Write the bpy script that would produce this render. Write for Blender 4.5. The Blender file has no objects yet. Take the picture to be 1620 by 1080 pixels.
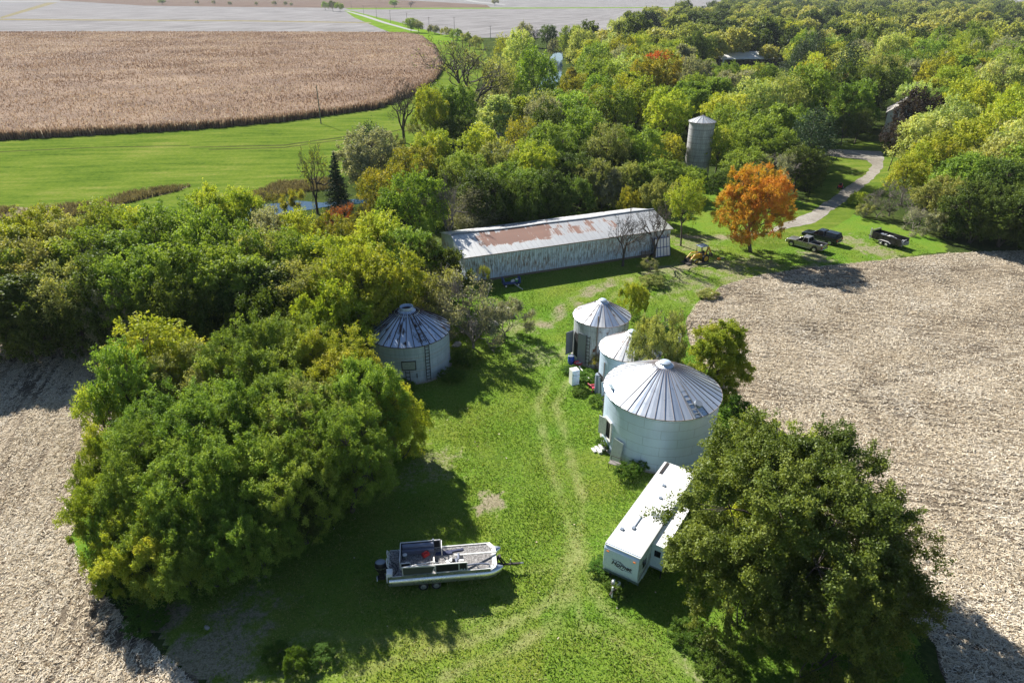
import bpy, math, random
import numpy as np
from mathutils import Vector, Matrix
R_ = math.radians
scn = bpy.context.scene
COL = scn.collection

# ------------------------------------------------------------------ camera, sky, sun, exposure
CAM_H = 35.0
PITCH = R_(27.5)
cam = bpy.data.objects.new('camera', bpy.data.cameras.new('camera'))
COL.objects.link(cam)
cam.location = (0, 0, CAM_H)
cam.rotation_euler = (R_(90) - PITCH, 0, 0)
cam.data.sensor_width = 36.0
cam.data.lens = 24.0
cam.data.clip_start = 0.5
cam.data.clip_end = 20000
scn.camera = cam

SUN_AZ, SUN_EL = -37.0, 37.0            # degrees; azimuth from +Y towards +X
world = bpy.data.worlds.new('World')
scn.world = world
world.use_nodes = True
wn = world.node_tree
wn.nodes.clear()
sky = wn.nodes.new('ShaderNodeTexSky')
sky.sky_type = 'NISHITA'
sky.sun_disc = False
sky.sun_elevation = R_(SUN_EL)
sky.sun_rotation = R_(SUN_AZ)
sky.altitude = 200
sky.dust_density = 0.3
sky.ozone_density = 2.5
bg = wn.nodes.new('ShaderNodeBackground')
bg.inputs['Strength'].default_value = 0.052
wo = wn.nodes.new('ShaderNodeOutputWorld')
wn.links.new(sky.outputs[0], bg.inputs[0])
wn.links.new(bg.outputs[0], wo.inputs[0])

sl = bpy.data.lights.new('sun', 'SUN')
sl.energy = 5.0
sl.angle = R_(0.53)
sl.color = (1.0, 0.955, 0.88)
sun = bpy.data.objects.new('sun', sl)
COL.objects.link(sun)
to_sun = Vector((math.sin(R_(SUN_AZ)) * math.cos(R_(SUN_EL)), math.cos(R_(SUN_AZ)) * math.cos(R_(SUN_EL)), math.sin(R_(SUN_EL))))
sun.rotation_euler = to_sun.to_track_quat('Z', 'Y').to_euler()
sun.location = to_sun * 300

scn.view_settings.view_transform = 'Standard'
scn.view_settings.look = 'None'
scn.view_settings.gamma = 1.0
scn.view_settings.exposure = 1.1
scn.cycles.max_bounces = 6
scn.cycles.diffuse_bounces = 2
scn.cycles.glossy_bounces = 2
scn.cycles.transmission_bounces = 4
scn.cycles.use_adaptive_sampling = True

rng = np.random.default_rng(7)
random.seed(7)
FPX = 1080.0


def P(px, py, z=0.0):
    """world position, on the plane of height z, of a point read off the photograph (1620 x 1080)"""
    x = (px - 810) / FPX
    y = (540 - py) / FPX
    d = (x, math.cos(PITCH) + y * math.sin(PITCH), -math.sin(PITCH) + y * math.cos(PITCH))
    t = (z - CAM_H) / d[2]
    return (d[0] * t, d[1] * t, z)


def PX(X, Y, Z):
    Z = Z - CAM_H
    dep = Y * math.cos(PITCH) - Z * math.sin(PITCH)
    up = Y * math.sin(PITCH) + Z * math.cos(PITCH)
    return 810 + FPX * X / dep, 540 - FPX * up / dep


# ------------------------------------------------------------------ materials
class NB:
    def __init__(self, name):
        self.m = bpy.data.materials.new(name)
        self.m.use_nodes = True
        self.t = self.m.node_tree
        self.t.nodes.clear()
        self.out = self.t.nodes.new('ShaderNodeOutputMaterial')

    def n(self, typ, ins=None, **props):
        nd = self.t.nodes.new('ShaderNode' + typ)
        for k, v in props.items():
            setattr(nd, k, v)
        for k, v in (ins or {}).items():
            s = nd.inputs[k]
            if isinstance(v, bpy.types.NodeSocket):
                self.t.links.new(v, s)
            elif isinstance(v, (tuple, list)) and len(v) == 3 and s.type == 'RGBA':
                s.default_value = (*v, 1)
            else:
                s.default_value = v
        return nd

    def coord(self, kind='Object'):
        return self.n('TexCoord').outputs[kind]

    def noise(self, vec, scale, detail=4, rough=0.6, out='Fac', dist=0.0):
        return self.n('TexNoise', {'Vector': vec, 'Scale': scale, 'Detail': detail, 'Roughness': rough, 'Distortion': dist}).outputs[out]

    def mapping(self, vec, scale=(1, 1, 1), rot=(0, 0, 0), loc=(0, 0, 0)):
        return self.n('Mapping', {'Vector': vec, 'Scale': scale, 'Rotation': rot, 'Location': loc}).outputs[0]

    def ramp(self, fac, stops, interp='LINEAR'):
        nd = self.n('ValToRGB', {'Fac': fac})
        cr = nd.color_ramp
        cr.interpolation = interp
        while len(cr.elements) < len(stops):
            cr.elements.new(0.5)
        for e, (p, c) in zip(cr.elements, stops):
            e.position = p
            e.color = (*c, 1) if isinstance(c, (tuple, list)) else (c, c, c, 1)
        return nd.outputs[0]

    def mix(self, fac, a, b, blend='MIX'):
        nd = self.t.nodes.new('ShaderNodeMix')
        nd.data_type = 'RGBA'
        nd.blend_type = blend
        for s, v in ((nd.inputs[0], fac), (nd.inputs[6], a), (nd.inputs[7], b)):
            if isinstance(v, bpy.types.NodeSocket):
                self.t.links.new(v, s)
            elif isinstance(v, (tuple, list)):
                s.default_value = (*v, 1)
            else:
                s.default_value = v
        return nd.outputs[2]

    def math(self, op, a, b=0.0, clamp=False):
        nd = self.n('Math', operation=op, use_clamp=clamp)
        for i, v in enumerate((a, b)):
            if isinstance(v, bpy.types.NodeSocket):
                self.t.links.new(v, nd.inputs[i])
            else:
                nd.inputs[i].default_value = v
        return nd.outputs[0]

    def attr(self, name):
        return self.n('Attribute', attribute_name=name).outputs['Fac']

    def bump(self, height, strength=0.3, dist=0.05):
        return self.n('Bump', {'Height': height, 'Strength': strength, 'Distance': dist}).outputs[0]

    def bsdf(self, color, rough=0.6, metal=0.0, normal=None, spec=0.5, **kw):
        ins = {'Base Color': color, 'Roughness': rough, 'Metallic': metal, 'Specular IOR Level': spec}
        ins.update({k.replace('_', ' '): v for k, v in kw.items()})
        if normal is not None:
            ins['Normal'] = normal
        b = self.n('BsdfPrincipled', ins)
        return b.outputs[0]

    def done(self, shader):
        self.t.links.new(shader, self.out.inputs[0])
        return self.m


def paint(name, col, rough=0.45, metal=0.0, dirt=0.25, scale=3.0, dirtcol=None, bump=0.0):
    """painted / plain surface with dirt blotches and a little roughness variation"""
    b = NB(name)
    v = b.coord()
    n1 = b.noise(v, scale, 6, 0.65)
    dc = dirtcol or tuple(c * 0.45 + 0.01 for c in col)
    c = b.mix(b.ramp(n1, [(0.45, 0.0), (0.75, dirt)]), col, dc)
    rr = b.ramp(n1, [(0.3, max(0, rough - 0.1)), (0.7, min(1, rough + 0.15))])
    nm = b.bump(b.noise(v, scale * 8, 3), bump, 0.01) if bump else None
    return b.done(b.bsdf(c, rr, metal, nm))


def foliage(name, stops, trans=0.42, hue=0.014, val=0.3, rough=0.6, spec=0.18, gain=2.65):
    stops = [tuple(min(.70, c * gain) for c in s) for s in stops]
    b = NB(name)
    t = b.attr('tint')
    c = b.ramp(t, [(i / (len(stops) - 1), s) for i, s in enumerate(stops)])
    rnd = b.n('ObjectInfo').outputs['Random']
    hs = b.n('HueSaturation', {'Color': c,
                               'Hue': b.math('ADD', b.math('MULTIPLY', rnd, hue * 2), 0.5 - hue * 0.8),
                               'Saturation': 1.0,
                               'Value': b.math('ADD', b.math('MULTIPLY', b.math('FRACT', b.math('MULTIPLY', rnd, 7.31)), val), 1.0 - val / 2)}).outputs[0]
    p = b.bsdf(hs, rough, 0, None, spec)
    tr = b.n('BsdfTranslucent', {'Color': b.mix(1.0, hs, (1.0, 0.95, 0.45), 'MULTIPLY')}).outputs[0]
    ms = b.n('MixShader', {0: trans, 1: p, 2: tr}).outputs[0]
    return b.done(ms)


FOL = {
    'mid': foliage('leaf_mid_green', [(.044, .070, .010), (.090, .130, .018), (.158, .196, .034)]),
    'dark': foliage('leaf_dark_green', [(.024, .040, .008), (.050, .075, .013), (.092, .118, .022)], gain=2.1),
    'yel': foliage('leaf_yellow_green', [(.095, .135, .014), (.190, .225, .022), (.310, .300, .045)], gain=2.05),
    'pale': foliage('leaf_pale_green', [(.095, .130, .035), (.180, .215, .065), (.280, .290, .105)]),
    'olive': foliage('leaf_olive', [(.065, .080, .022), (.125, .135, .038), (.210, .200, .065)]),
    'gold': foliage('leaf_gold', [(.080, .115, .014), (.230, .225, .024), (.440, .360, .040)], gain=1.45),
    'orange': foliage('leaf_orange', [(.200, .170, .025), (.520, .200, .030), (.580, .150, .030), (.500, .090, .022)], hue=0.005, gain=1.0),
    'maple': foliage('leaf_maple', [(.130, .150, .020), (.340, .300, .030), (.600, .320, .040), (.620, .270, .045), (.600, .220, .045)], hue=0.0, gain=1.2, val=0),
    'weed': foliage('leaf_weed', [(.050, .105, .010), (.105, .205, .018), (.190, .280, .035)], gain=1.0),
    'grey': foliage('leaf_grey_green', [(.060, .070, .040), (.120, .125, .075), (.200, .195, .130)]),
    'purple': foliage('leaf_purple', [(.022, .017, .014), (.048, .034, .030), (.075, .058, .050)], gain=1.1),
    'fir': foliage('leaf_fir', [(.010, .020, .010), (.020, .036, .016), (.034, .055, .024)], trans=0.12),
    'pine': foliage('leaf_pine', [(.020, .042, .016), (.042, .075, .030), (.070, .110, .050)], trans=0.15, gain=1.1),
    'near': foliage('leaf_elm', [(.036, .052, .009), (.078, .100, .015), (.145, .162, .030)], rough=0.5, spec=0.28, gain=2.0),
}
bk = NB('bark')
v_ = bk.coord()
BARK = bk.done(bk.bsdf(bk.ramp(bk.noise(bk.mapping(v_, (6, 6, 1.2)), 3, 5), [(0.3, (.035, .027, .020)), (0.7, (.12, .098, .08))]), 0.9))
bk = NB('bark_grey')
v_ = bk.coord()
BARKG = bk.done(bk.bsdf(bk.ramp(bk.noise(bk.mapping(v_, (6, 6, 1.2)), 3, 5), [(0.3, (.10, .085, .07)), (0.7, (.24, .21, .18))]), 0.9))


def mat_metal(name, base, dark, rust=0.0, corr=0.0, rough=0.42, metal=0.75, streak=0.5, seams=True, rustcol=(.20, .085, .05)):
    """weathered galvanised sheet; UV: u along the wall in metres, v up in metres"""
    b = NB(name)
    uv = b.coord('UV')
    ob = b.coord('Object')
    st = b.noise(b.mapping(uv, (2.2, 0.22, 1)), 1.6, 6, 0.7)
    bl = b.noise(ob, 0.9, 5, 0.6)
    c = b.mix(b.math('MULTIPLY', b.ramp(st, [(0.42, 0.0), (0.72, 1.0)]), streak), base, dark)
    c = b.mix(b.math('MULTIPLY', b.ramp(bl, [(0.45, 0.0), (0.8, 1.0)]), 0.35), c, dark)
    sp = b.noise(ob, 14, 3, 0.7)
    c = b.mix(b.ramp(sp, [(0.70, 0.0), (0.78, 0.7)]), c, tuple(x * 0.35 for x in dark))
    if seams:
        br = b.n('TexBrick', {'Vector': uv, 'Color1': (1, 1, 1), 'Color2': (.92, .94, .95), 'Mortar': (.68, .70, .72),
                              'Scale': 1.0, 'Mortar Size': 0.022, 'Brick Width': 2.75, 'Row Height': 0.82, 'Bias': 0.0}, offset=0.5)
        c = b.mix(1.0, c, br.outputs['Color'], 'MULTIPLY')
    vb = b.n('SeparateXYZ', {'Vector': uv}).outputs[1]
    if corr:
        c = b.mix(b.math('MULTIPLY', b.ramp(vb, [(0.02, 1.0), (.55, 0.0)]), b.ramp(st, [(.35, .15), (.65, .8)])), c, (.20, .17, .13))
    mt = metal
    rg = b.ramp(bl, [(0.3, rough - .08), (0.7, rough + .15)])
    if rust > 0:
        rn = b.noise(b.mapping(uv, (1.0, 0.45, 1)), 1.5, 8, 0.72)
        rf = b.ramp(rn, [(0.62 - rust * 0.22, 0.0), (0.66 - rust * 0.15, 1.0)])
        rc = b.mix(b.noise(ob, 6, 5), rustcol, tuple(x * .45 for x in rustcol))
        c = b.mix(rf, c, rc)
        mt = b.math('MULTIPLY', b.math('SUBTRACT', 1.0, rf), metal)
        rg = b.math('MAXIMUM', rg, b.math('MULTIPLY', rf, 0.85))
    nm = None
    if corr:
        sx = b.n('SeparateXYZ', {'Vector': uv}).outputs[1]
        w = b.math('SINE', b.math('MULTIPLY', sx, 2 * math.pi / 0.1))
        dent = b.noise(ob, 0.7, 2)
        nm = b.bump(b.math('ADD', b.math('MULTIPLY', w, 0.008), b.math('MULTIPLY', dent, 0.12)), corr, 1.0)
    return b.done(b.bsdf(c, rg, mt, nm))


M = {}
M['galv'] = mat_metal('galvanised_wall', (.58, .70, .86), (.47, .55, .68), corr=0.4, rough=.45, metal=.2, streak=.3)  # bluish zinc; extra blue of sky-lit shade is mixed into the base colour
M['galv_old'] = mat_metal('galvanised_wall_dirty', (.56, .60, .64), (.26, .24, .22), corr=0.4, streak=0.9, rust=0.25, metal=.15)
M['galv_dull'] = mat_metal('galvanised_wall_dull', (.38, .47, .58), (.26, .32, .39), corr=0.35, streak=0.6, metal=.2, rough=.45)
M['roof_new'] = mat_metal('roof_sheet', (.70, .75, .82), (.54, .59, .67), rough=.30, metal=.5, streak=0.3, seams=False)
M['roof_dull'] = mat_metal('roof_sheet_dull', (.50, .58, .70), (.36, .41, .48), rough=.32, metal=.5, streak=0.5, seams=False)
M['roof_mid'] = mat_metal('roof_sheet_rusting', (.70, .72, .74), (.47, .46, .45), rough=.42, metal=.35, rust=0.40, seams=False)
M['roof_rusty'] = mat_metal('roof_sheet_rusted', (.50, .60, .76), (.34, .40, .50), rough=.32, metal=.45, rust=0.5, streak=.6, seams=False, rustcol=(.06, .03, .022))
M['rib'] = paint('rib_rust', (.30, .255, .235), .75, 0.2, .6, 5)
M['rib_dark'] = paint('rib_rust_dark', (.065, .045, .038), .8, 0.1, .5, 5)
M['white'] = paint('white_paint', (.80, .80, .78), .4, 0, .25, 1.5, (.5, .48, .42))
M['white_old'] = paint('old_white_paint', (.74, .73, .69), .6, 0, .7, 6, (.33, .29, .24))
M['white_roof'] = paint('white_rubber_roof', (.82, .82, .80), .55, 0, .35, .8, (.55, .53, .48))
M['camper'] = paint('camper_fibreglass', (.58, .70, .82), .25, 0, .3, 2.2, (.42, .50, .54))
M['camper_skirt'] = paint('camper_skirt', (.13, .19, .18), .5, 0, .5, 3)
M['navy'] = paint('navy_lettering', (.012, .014, .05), .4, 0, .1)
M['stripe'] = paint('grey_stripe', (.20, .24, .30), .4, 0, .1)
M['amber'] = paint('amber_lens', (.75, .22, .05), .25, 0, .1)
M['black'] = paint('black_plastic', (.012, .012, .014), .35, 0, .3, 4, (.05, .05, .05))
M['tyre'] = paint('tyre_rubber', (.016, .016, .017), .85, 0, .5, 8, (.06, .055, .045))
M['steel_dark'] = paint('dark_steel', (.035, .033, .034), .55, .4, .5, 5, (.10, .06, .04))
M['alu'] = paint('aluminium', (.72, .74, .76), .28, .9, .35, 2, (.45, .46, .47))
M['alu_white'] = paint('pale_rail', (.74, .73, .70), .35, .3, .2, 3)
M['rim'] = paint('wheel_rim', (.55, .56, .58), .3, .8, .2, 4)
M['glass'] = paint('dark_glass', (.012, .015, .02), .06, 0, .05)
M['glass_blue'] = paint('tinted_glass', (.02, .035, .055), .05, 0, .05)
M['silverpaint'] = paint('silver_car_paint', (.36, .34, .31), .26, .65, .15, 1.2)
M['darkpaint'] = paint('dark_car_paint', (.025, .030, .038), .2, .3, .15, 1.2)
M['chrome'] = paint('chrome', (.75, .75, .76), .15, 1, .15, 3)
M['red'] = paint('red_plastic', (.52, .03, .03), .4, 0, .3, 5)
M['pink'] = paint('faded_red_plastic', (.58, .07, .11), .45, 0, .3, 5)
M['blue'] = paint('blue_plastic', (.015, .06, .40), .35, 0, .25, 4)
M['bluepaint'] = paint('blue_steel_paint', (.02, .05, .22), .5, .1, .5, 4)
M['green'] = paint('green_plastic', (.05, .38, .08), .4, 0, .2, 5)
M['yellow'] = paint('yellow_machine_paint', (.62, .36, .02), .5, 0, .5, 4, (.2, .12, .04))
M['orange_p'] = paint('orange_plastic', (.75, .27, .02), .45, 0, .2, 5)
M['seatgrey'] = paint('vinyl_seat', (.16, .18, .25), .45, 0, .4, 3, (.09, .10, .14))
M['olivepanel'] = paint('olive_panel', (.075, .085, .07), .4, .2, .2, 2)
M['bluecloth'] = paint('navy_canvas', (.02, .028, .085), .75, 0, .3, 4)
M['wood'] = paint('weathered_wood', (.20, .16, .125), .9, 0, .6, 7, (.08, .06, .05))
M['wood_grey'] = paint('grey_wood', (.22, .20, .185), .9, 0, .5, 7, (.1, .09, .08))
M['stone'] = paint('grey_stone', (.34, .32, .29), .95, 0, .7, 2.5, (.12, .11, .10), bump=.6)
M['interior'] = paint('dark_interior', (.012, .012, .012), .9)
M['hatchgreen'] = paint('green_grey_hatch', (.30, .36, .36), .5, .3, .5, 5)
M['paleblue'] = paint('pale_blue_door', (.42, .52, .56), .5, .2, .4, 4)
b = NB('concrete_staves')
uv = b.coord('UV')
br = b.n('TexBrick', {'Vector': uv, 'Color1': (.54, .54, .53), 'Color2': (.46, .46, .46), 'Mortar': (.26, .25, .24), 'Scale': 1.0, 'Mortar Size': .02,
                      'Brick Width': .45, 'Row Height': .9})
hoop = b.math('FRACT', b.math('MULTIPLY', b.n('SeparateXYZ', {'Vector': uv}).outputs[1], 1 / .62))
c = b.mix(b.math('MULTIPLY', b.math('LESS_THAN', hoop, .07), .7), br.outputs['Color'], (.10, .085, .07))
c = b.mix(b.ramp(b.noise(b.mapping(uv, (1.5, .25, 1)), 1.2, 6), [(.4, 0.), (.75, .75)]), c, (.24, .225, .21))
M['stave'] = b.done(b.bsdf(c, .9))
# shed walls: white painted sheet, worn; vertical ribs
b = NB('shed_wall')
uv = b.coord('UV')
ob = b.coord()
u = b.n('SeparateXYZ', {'Vector': uv}).outputs[0]
vv = b.n('SeparateXYZ', {'Vector': uv}).outputs[1]
rib = b.math('FRACT', b.math('MULTIPLY', u, 1 / .68))
wear = b.noise(b.mapping(uv, (2.6, .5, 1)), 1.3, 8, .75)
patch = b.noise(b.mapping(uv, (.14, .3, 1)), 1.0, 3, .6)
mid = b.ramp(b.math('MULTIPLY', vv, 1 / 3.8), [(0.02, .2), (.3, 1.0), (.75, 1.0), (.95, .35)])
wf = b.ramp(b.math('ADD', b.math('MULTIPLY', wear, .75), b.math('MULTIPLY', patch, .45)), [(.50, 0.), (.60, 1.0)])
fine = b.ramp(b.noise(b.mapping(uv, (3.4, .55, 1)), 1.6, 6, .75), [(.47, 0.), (.53, 1.)])
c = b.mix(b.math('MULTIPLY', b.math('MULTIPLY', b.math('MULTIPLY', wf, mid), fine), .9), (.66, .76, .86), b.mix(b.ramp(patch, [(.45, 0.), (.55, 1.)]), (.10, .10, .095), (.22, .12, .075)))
c = b.mix(b.math('MULTIPLY', b.math('LESS_THAN', rib, .09), .55), c, (.30, .28, .26))
nm = b.bump(b.math('SINE', b.math('MULTIPLY', u, 2 * math.pi / .17)), .35, .02)
M['shedwall'] = b.done(b.bsdf(c, .55, .0, nm))
b = NB('shed_roof')
uv = b.coord('UV')
u = b.n('SeparateXYZ', {'Vector': uv}).outputs[0]
vv = b.n('SeparateXYZ', {'Vector': uv}).outputs[1]
sheet = b.n('TexBrick', {'Vector': uv, 'Color1': (0, 0, 0), 'Color2': (1, 1, 1), 'Mortar': (.5, .5, .5), 'Scale': 1, 'Mortar Size': .012, 'Brick Width': .75, 'Row Height': 2.1}, offset=0.0)
zone = b.ramp(b.math('MULTIPLY', u, 1 / 32.), [(.05, 0.15), (.12, .85), (.40, .98), (.43, .56), (.72, .50), (.82, .14)])
up = b.ramp(b.math('MULTIPLY', vv, 1 / 5.6), [(.0, .05), (.28, .36), (.44, 1.0), (.8, 1.0), (1., .7)])
rn = b.noise(b.mapping(uv, (1.6, .35, 1)), 1.1, 8, .72)
rf = b.math('ADD', b.math('MULTIPLY', zone, up), b.math('MULTIPLY', b.math('SUBTRACT', rn, .5), 1.5))
rf = b.math('ADD', rf, b.math('MULTIPLY', b.math('SUBTRACT', sheet.outputs['Color'], .5), .42))
rf = b.ramp(rf, [(.50, 0.), (.64, 1.)])
rc = b.mix(b.noise(ob, 2, 5), (.29, .155, .11), (.15, .08, .06))
gal = b.mix(b.noise(b.mapping(uv, (1, .3, 1)), 1.5, 5), (.66, .67, .66), (.46, .45, .43))
c = b.mix(rf, gal, rc)
lap = b.math('FRACT', b.math('MULTIPLY', u, 1 / .75))
c = b.mix(b.math('MULTIPLY', b.math('LESS_THAN', lap, .05), .5), c, (.16, .14, .13))
nm = b.bump(b.math('SINE', b.math('MULTIPLY', u, 2 * math.pi / .15)), .3, .02)
M['shedroof'] = b.done(b.bsdf(c, b.math('ADD', b.math('MULTIPLY', rf, .35), .45), b.math('MULTIPLY', b.math('SUBTRACT', 1.0, rf), .5), nm))


# ------------------------------------------------------------------ mesh builders
class MB:
    """collects primitives into ONE mesh; S scales, T moves what is added"""

    def __init__(self, S=1.0):
        self.v, self.f, self.mi, self.uv = [], [], [], []
        self.S = S
        self.T = Matrix.Identity(4)

    def add(self, verts, faces, m=0, uvs=None):
        o = len(self.v)
        for p in verts:
            q = self.T @ Vector(p)
            self.v.append(tuple(q * self.S))
        for i, fc in enumerate(faces):
            self.f.append([o + k for k in fc])
            self.mi.append(m)
            self.uv.append(uvs[i] if uvs else None)

    def box(self, c, s, m=0, rz=0, rx=0, ry=0, top=(1, 1), off=(0, 0)):
        hx, hy, hz = s[0] / 2, s[1] / 2, s[2] / 2
        vs = [(-hx, -hy, -hz), (hx, -hy, -hz), (hx, hy, -hz), (-hx, hy, -hz)]
        vs += [(x * top[0] + off[0], y * top[1] + off[1], hz) for x, y, _ in vs[:4]]
        mt = Matrix.Translation(c) @ Matrix.Rotation(R_(rz), 4, 'Z') @ Matrix.Rotation(R_(ry), 4, 'Y') @ Matrix.Rotation(R_(rx), 4, 'X')
        self.add([mt @ Vector(p) for p in vs], [(0, 3, 2, 1), (4, 5, 6, 7), (0, 1, 5, 4), (1, 2, 6, 5), (2, 3, 7, 6), (3, 0, 4, 7)], m)

    def bar(self, a, b_, w=.05, h=None, m=0):
        """rectangular bar from a to b"""
        a, b_ = Vector(a), Vector(b_)
        d = b_ - a
        h = h or w
        z = Vector((0, 0, 1)) if abs(d.normalized().z) < .95 else Vector((1, 0, 0))
        s = d.cross(z).normalized() * w / 2
        t = s.cross(d).normalized() * h / 2
        vs = [a - s - t, a + s - t, a + s + t, a - s + t, b_ - s - t, b_ + s - t, b_ + s + t, b_ - s + t]
        self.add(vs, [(0, 1, 2, 3), (7, 6, 5, 4), (0, 4, 5, 1), (1, 5, 6, 2), (2, 6, 7, 3), (3, 7, 4, 0)], m)

    def tube(self, pts, r, n=8, m=0, caps=True):
        pts = [Vector(p) for p in pts]
        rs = r if isinstance(r, (list, tuple)) else [r] * len(pts)
        rings = []
        for i, p in enumerate(pts):
            d = (pts[min(i + 1, len(pts) - 1)] - pts[max(i - 1, 0)]).normalized()
            ref = Vector((0, 0, 1)) if abs(d.z) < .9 else Vector((1, 0, 0))
            s = d.cross(ref).normalized()
            t = s.cross(d).normalized()
            rings.append([p + (s * math.cos(2 * math.pi * k / n) + t * math.sin(2 * math.pi * k / n)) * rs[i] for k in range(n)])
        vs = [q for ring in rings for q in ring]
        fs = []
        for i in range(len(pts) - 1):
            for k in range(n):
                k2 = (k + 1) % n
                fs.append((i * n + k, i * n + k2, (i + 1) * n + k2, (i + 1) * n + k))
        if caps:
            fs.append(tuple(range(n - 1, -1, -1)))
            fs.append(tuple((len(pts) - 1) * n + k for k in range(n)))
        self.add(vs, fs, m)

    def lathe(self, prof, n=48, m=0, c=(0, 0), a0=0.0, a1=2 * math.pi, closed=True):
        """profile [(r, z)...] turned about z, with UVs in metres"""
        steps = n if closed else n + 1
        vs = []
        for (r, z) in prof:
            for k in range(steps):
                a = a0 + (a1 - a0) * k / n
                vs.append((c[0] + r * math.cos(a), c[1] + r * math.sin(a), z))
        fs, uvs = [], []
        rm = max(p[0] for p in prof)
        acc = 0
        for i in range(len(prof) - 1):
            dl = math.hypot(prof[i + 1][0] - prof[i][0], prof[i + 1][1] - prof[i][1])
            for k in range(n):
                k2 = (k + 1) % steps if closed else k + 1
                fs.append((i * steps + k, i * steps + k2, (i + 1) * steps + k2, (i + 1) * steps + k))
                u0, u1 = (a1 - a0) * k / n * rm, (a1 - a0) * (k + 1) / n * rm
                uvs.append([(u0, acc), (u1, acc), (u1, acc + dl), (u0, acc + dl)])
            acc += dl
        self.add(vs, fs, m, uvs)

    def prism(self, poly, y0, y1, m=0, y0t=None):
        """xz polygon (counter-clockwise seen from -y) pushed from y0 to y1"""
        n = len(poly)
        vs = [(x, y0, z) for x, z in poly] + [(x, y1, z) for x, z in poly]
        fs = [tuple(range(n)), tuple(range(2 * n - 1, n - 1, -1))]
        for i in range(n):
            j = (i + 1) % n
            fs.append((i, i + n, j + n, j))
        self.add(vs, fs, m)

    def quad(self, a, b_, c, d, m=0, uv=None):
        self.add([a, b_, c, d], [(0, 1, 2, 3)], m, [uv] if uv else None)

    def build(self, name, mats, parent=None, smooth=35, bevel=0.0):
        me = bpy.data.meshes.new(name)
        me.from_pydata(self.v, [], self.f)
        mats = mats if isinstance(mats, (list, tuple)) else [mats]
        for x in mats:
            me.materials.append(x)
        me.polygons.foreach_set('material_index', self.mi)
        if any(u is not None for u in self.uv):
            ul = me.uv_layers.new(name='UVMap')
            flat = []
            for u, fc in zip(self.uv, self.f):
                flat += [c for k in range(len(fc)) for c in (u[k] if u else (0, 0))]
            ul.data.foreach_set('uv', flat)
        if smooth:
            me.shade_smooth()
            me.set_sharp_from_angle(angle=R_(smooth))
        me.update()
        o = bpy.data.objects.new(name, me)
        COL.objects.link(o)
        if parent:
            o.parent = parent
        if bevel:
            bm_ = o.modifiers.new('bevel', 'BEVEL')
            bm_.width = bevel
            bm_.segments = 2
            bm_.limit_method = 'ANGLE'
        return o


def mesh_np(name, verts, faces, mat, tint=None, parent=None, smooth=False, link=True):
    verts = np.asarray(verts, np.float32)
    faces = np.asarray(faces, np.int32)
    me = bpy.data.meshes.new(name)
    nf, k = faces.shape
    me.vertices.add(len(verts))
    me.vertices.foreach_set('co', verts.ravel())
    me.loops.add(nf * k)
    me.loops.foreach_set('vertex_index', faces.ravel())
    me.polygons.add(nf)
    me.polygons.foreach_set('loop_start', np.arange(0, nf * k, k, dtype=np.int32))
    if smooth:
        me.polygons.foreach_set('use_smooth', np.ones(nf, bool))
    for mm in (mat if isinstance(mat, (list, tuple)) else [mat]):
        me.materials.append(mm)
    if tint is not None:
        a = me.attributes.new('tint', 'FLOAT', 'FACE')
        a.data.foreach_set('value', np.asarray(tint, np.float32))
    me.update(calc_edges=True)
    if not link:
        return me
    o = bpy.data.objects.new(name, me)
    COL.objects.link(o)
    if parent:
        o.parent = parent
    return o


def tag(o, label=None, cat=None, group=None, kind=None):
    if label:
        o['label'] = label
    if cat:
        o['category'] = cat
    if group:
        o['group'] = group
    if kind:
        o['kind'] = kind
    return o


def thing(name, label, cat, loc=(0, 0, 0), rz=0.0, group=None):
    o = bpy.data.objects.new(name, None)
    o.empty_display_size = .3
    COL.objects.link(o)
    o.location = loc
    o.rotation_euler = (0, 0, R_(rz))
    return tag(o, label, cat, group)


def dup(root, loc, rz, label=None, group=None, scale=None):
    r = root.copy()
    COL.objects.link(r)
    r.location = loc
    r.rotation_euler = (0, 0, R_(rz))
    if scale:
        r.scale = scale
    tag(r, label, None, group)
    for ch in root.children:
        c2 = ch.copy()
        COL.objects.link(c2)
        c2.parent = r
        for g in ch.children:
            d2 = g.copy()
            COL.objects.link(d2)
            d2.parent = c2
    return r
# ------------------------------------------------------------------ the land
def in_poly(x, y, poly):
    x, y = np.asarray(x), np.asarray(y)
    ins = np.zeros(x.shape, bool)
    n = len(poly)
    for i in range(n):
        x0, y0 = poly[i][:2]
        x1, y1 = poly[(i + 1) % n][:2]
        c = ((y0 > y) != (y1 > y))
        if y1 != y0:
            ins ^= c & (x < (x1 - x0) * (y - y0) / (y1 - y0) + x0)
    return ins


def dist_line(x, y, pts):
    d = np.full(np.asarray(x).shape, 1e9)
    for (x0, y0), (x1, y1) in zip([p[:2] for p in pts[:-1]], [p[:2] for p in pts[1:]]):
        dx, dy = x1 - x0, y1 - y0
        t = np.clip(((x - x0) * dx + (y - y0) * dy) / (dx * dx + dy * dy + 1e-9), 0, 1)
        d = np.minimum(d, np.hypot(x - x0 - t * dx, y - y0 - t * dy))
    return d


def vnoise(x, y, seed=0):
    """cheap value noise, 0..1"""
    def h(i, j):
        v = np.sin(i * 127.1 + j * 311.7 + seed * 74.7) * 43758.5453
        return v - np.floor(v)
    xi, yi = np.floor(x), np.floor(y)
    fx, fy = x - xi, y - yi
    fx, fy = fx * fx * (3 - 2 * fx), fy * fy * (3 - 2 * fy)
    return (h(xi, yi) * (1 - fx) + h(xi + 1, yi) * fx) * (1 - fy) + (h(xi, yi + 1) * (1 - fx) + h(xi + 1, yi + 1) * fx) * fy


def pix(pts, z=0.0):
    return [P(a, b_, z) for a, b_ in pts]


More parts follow.
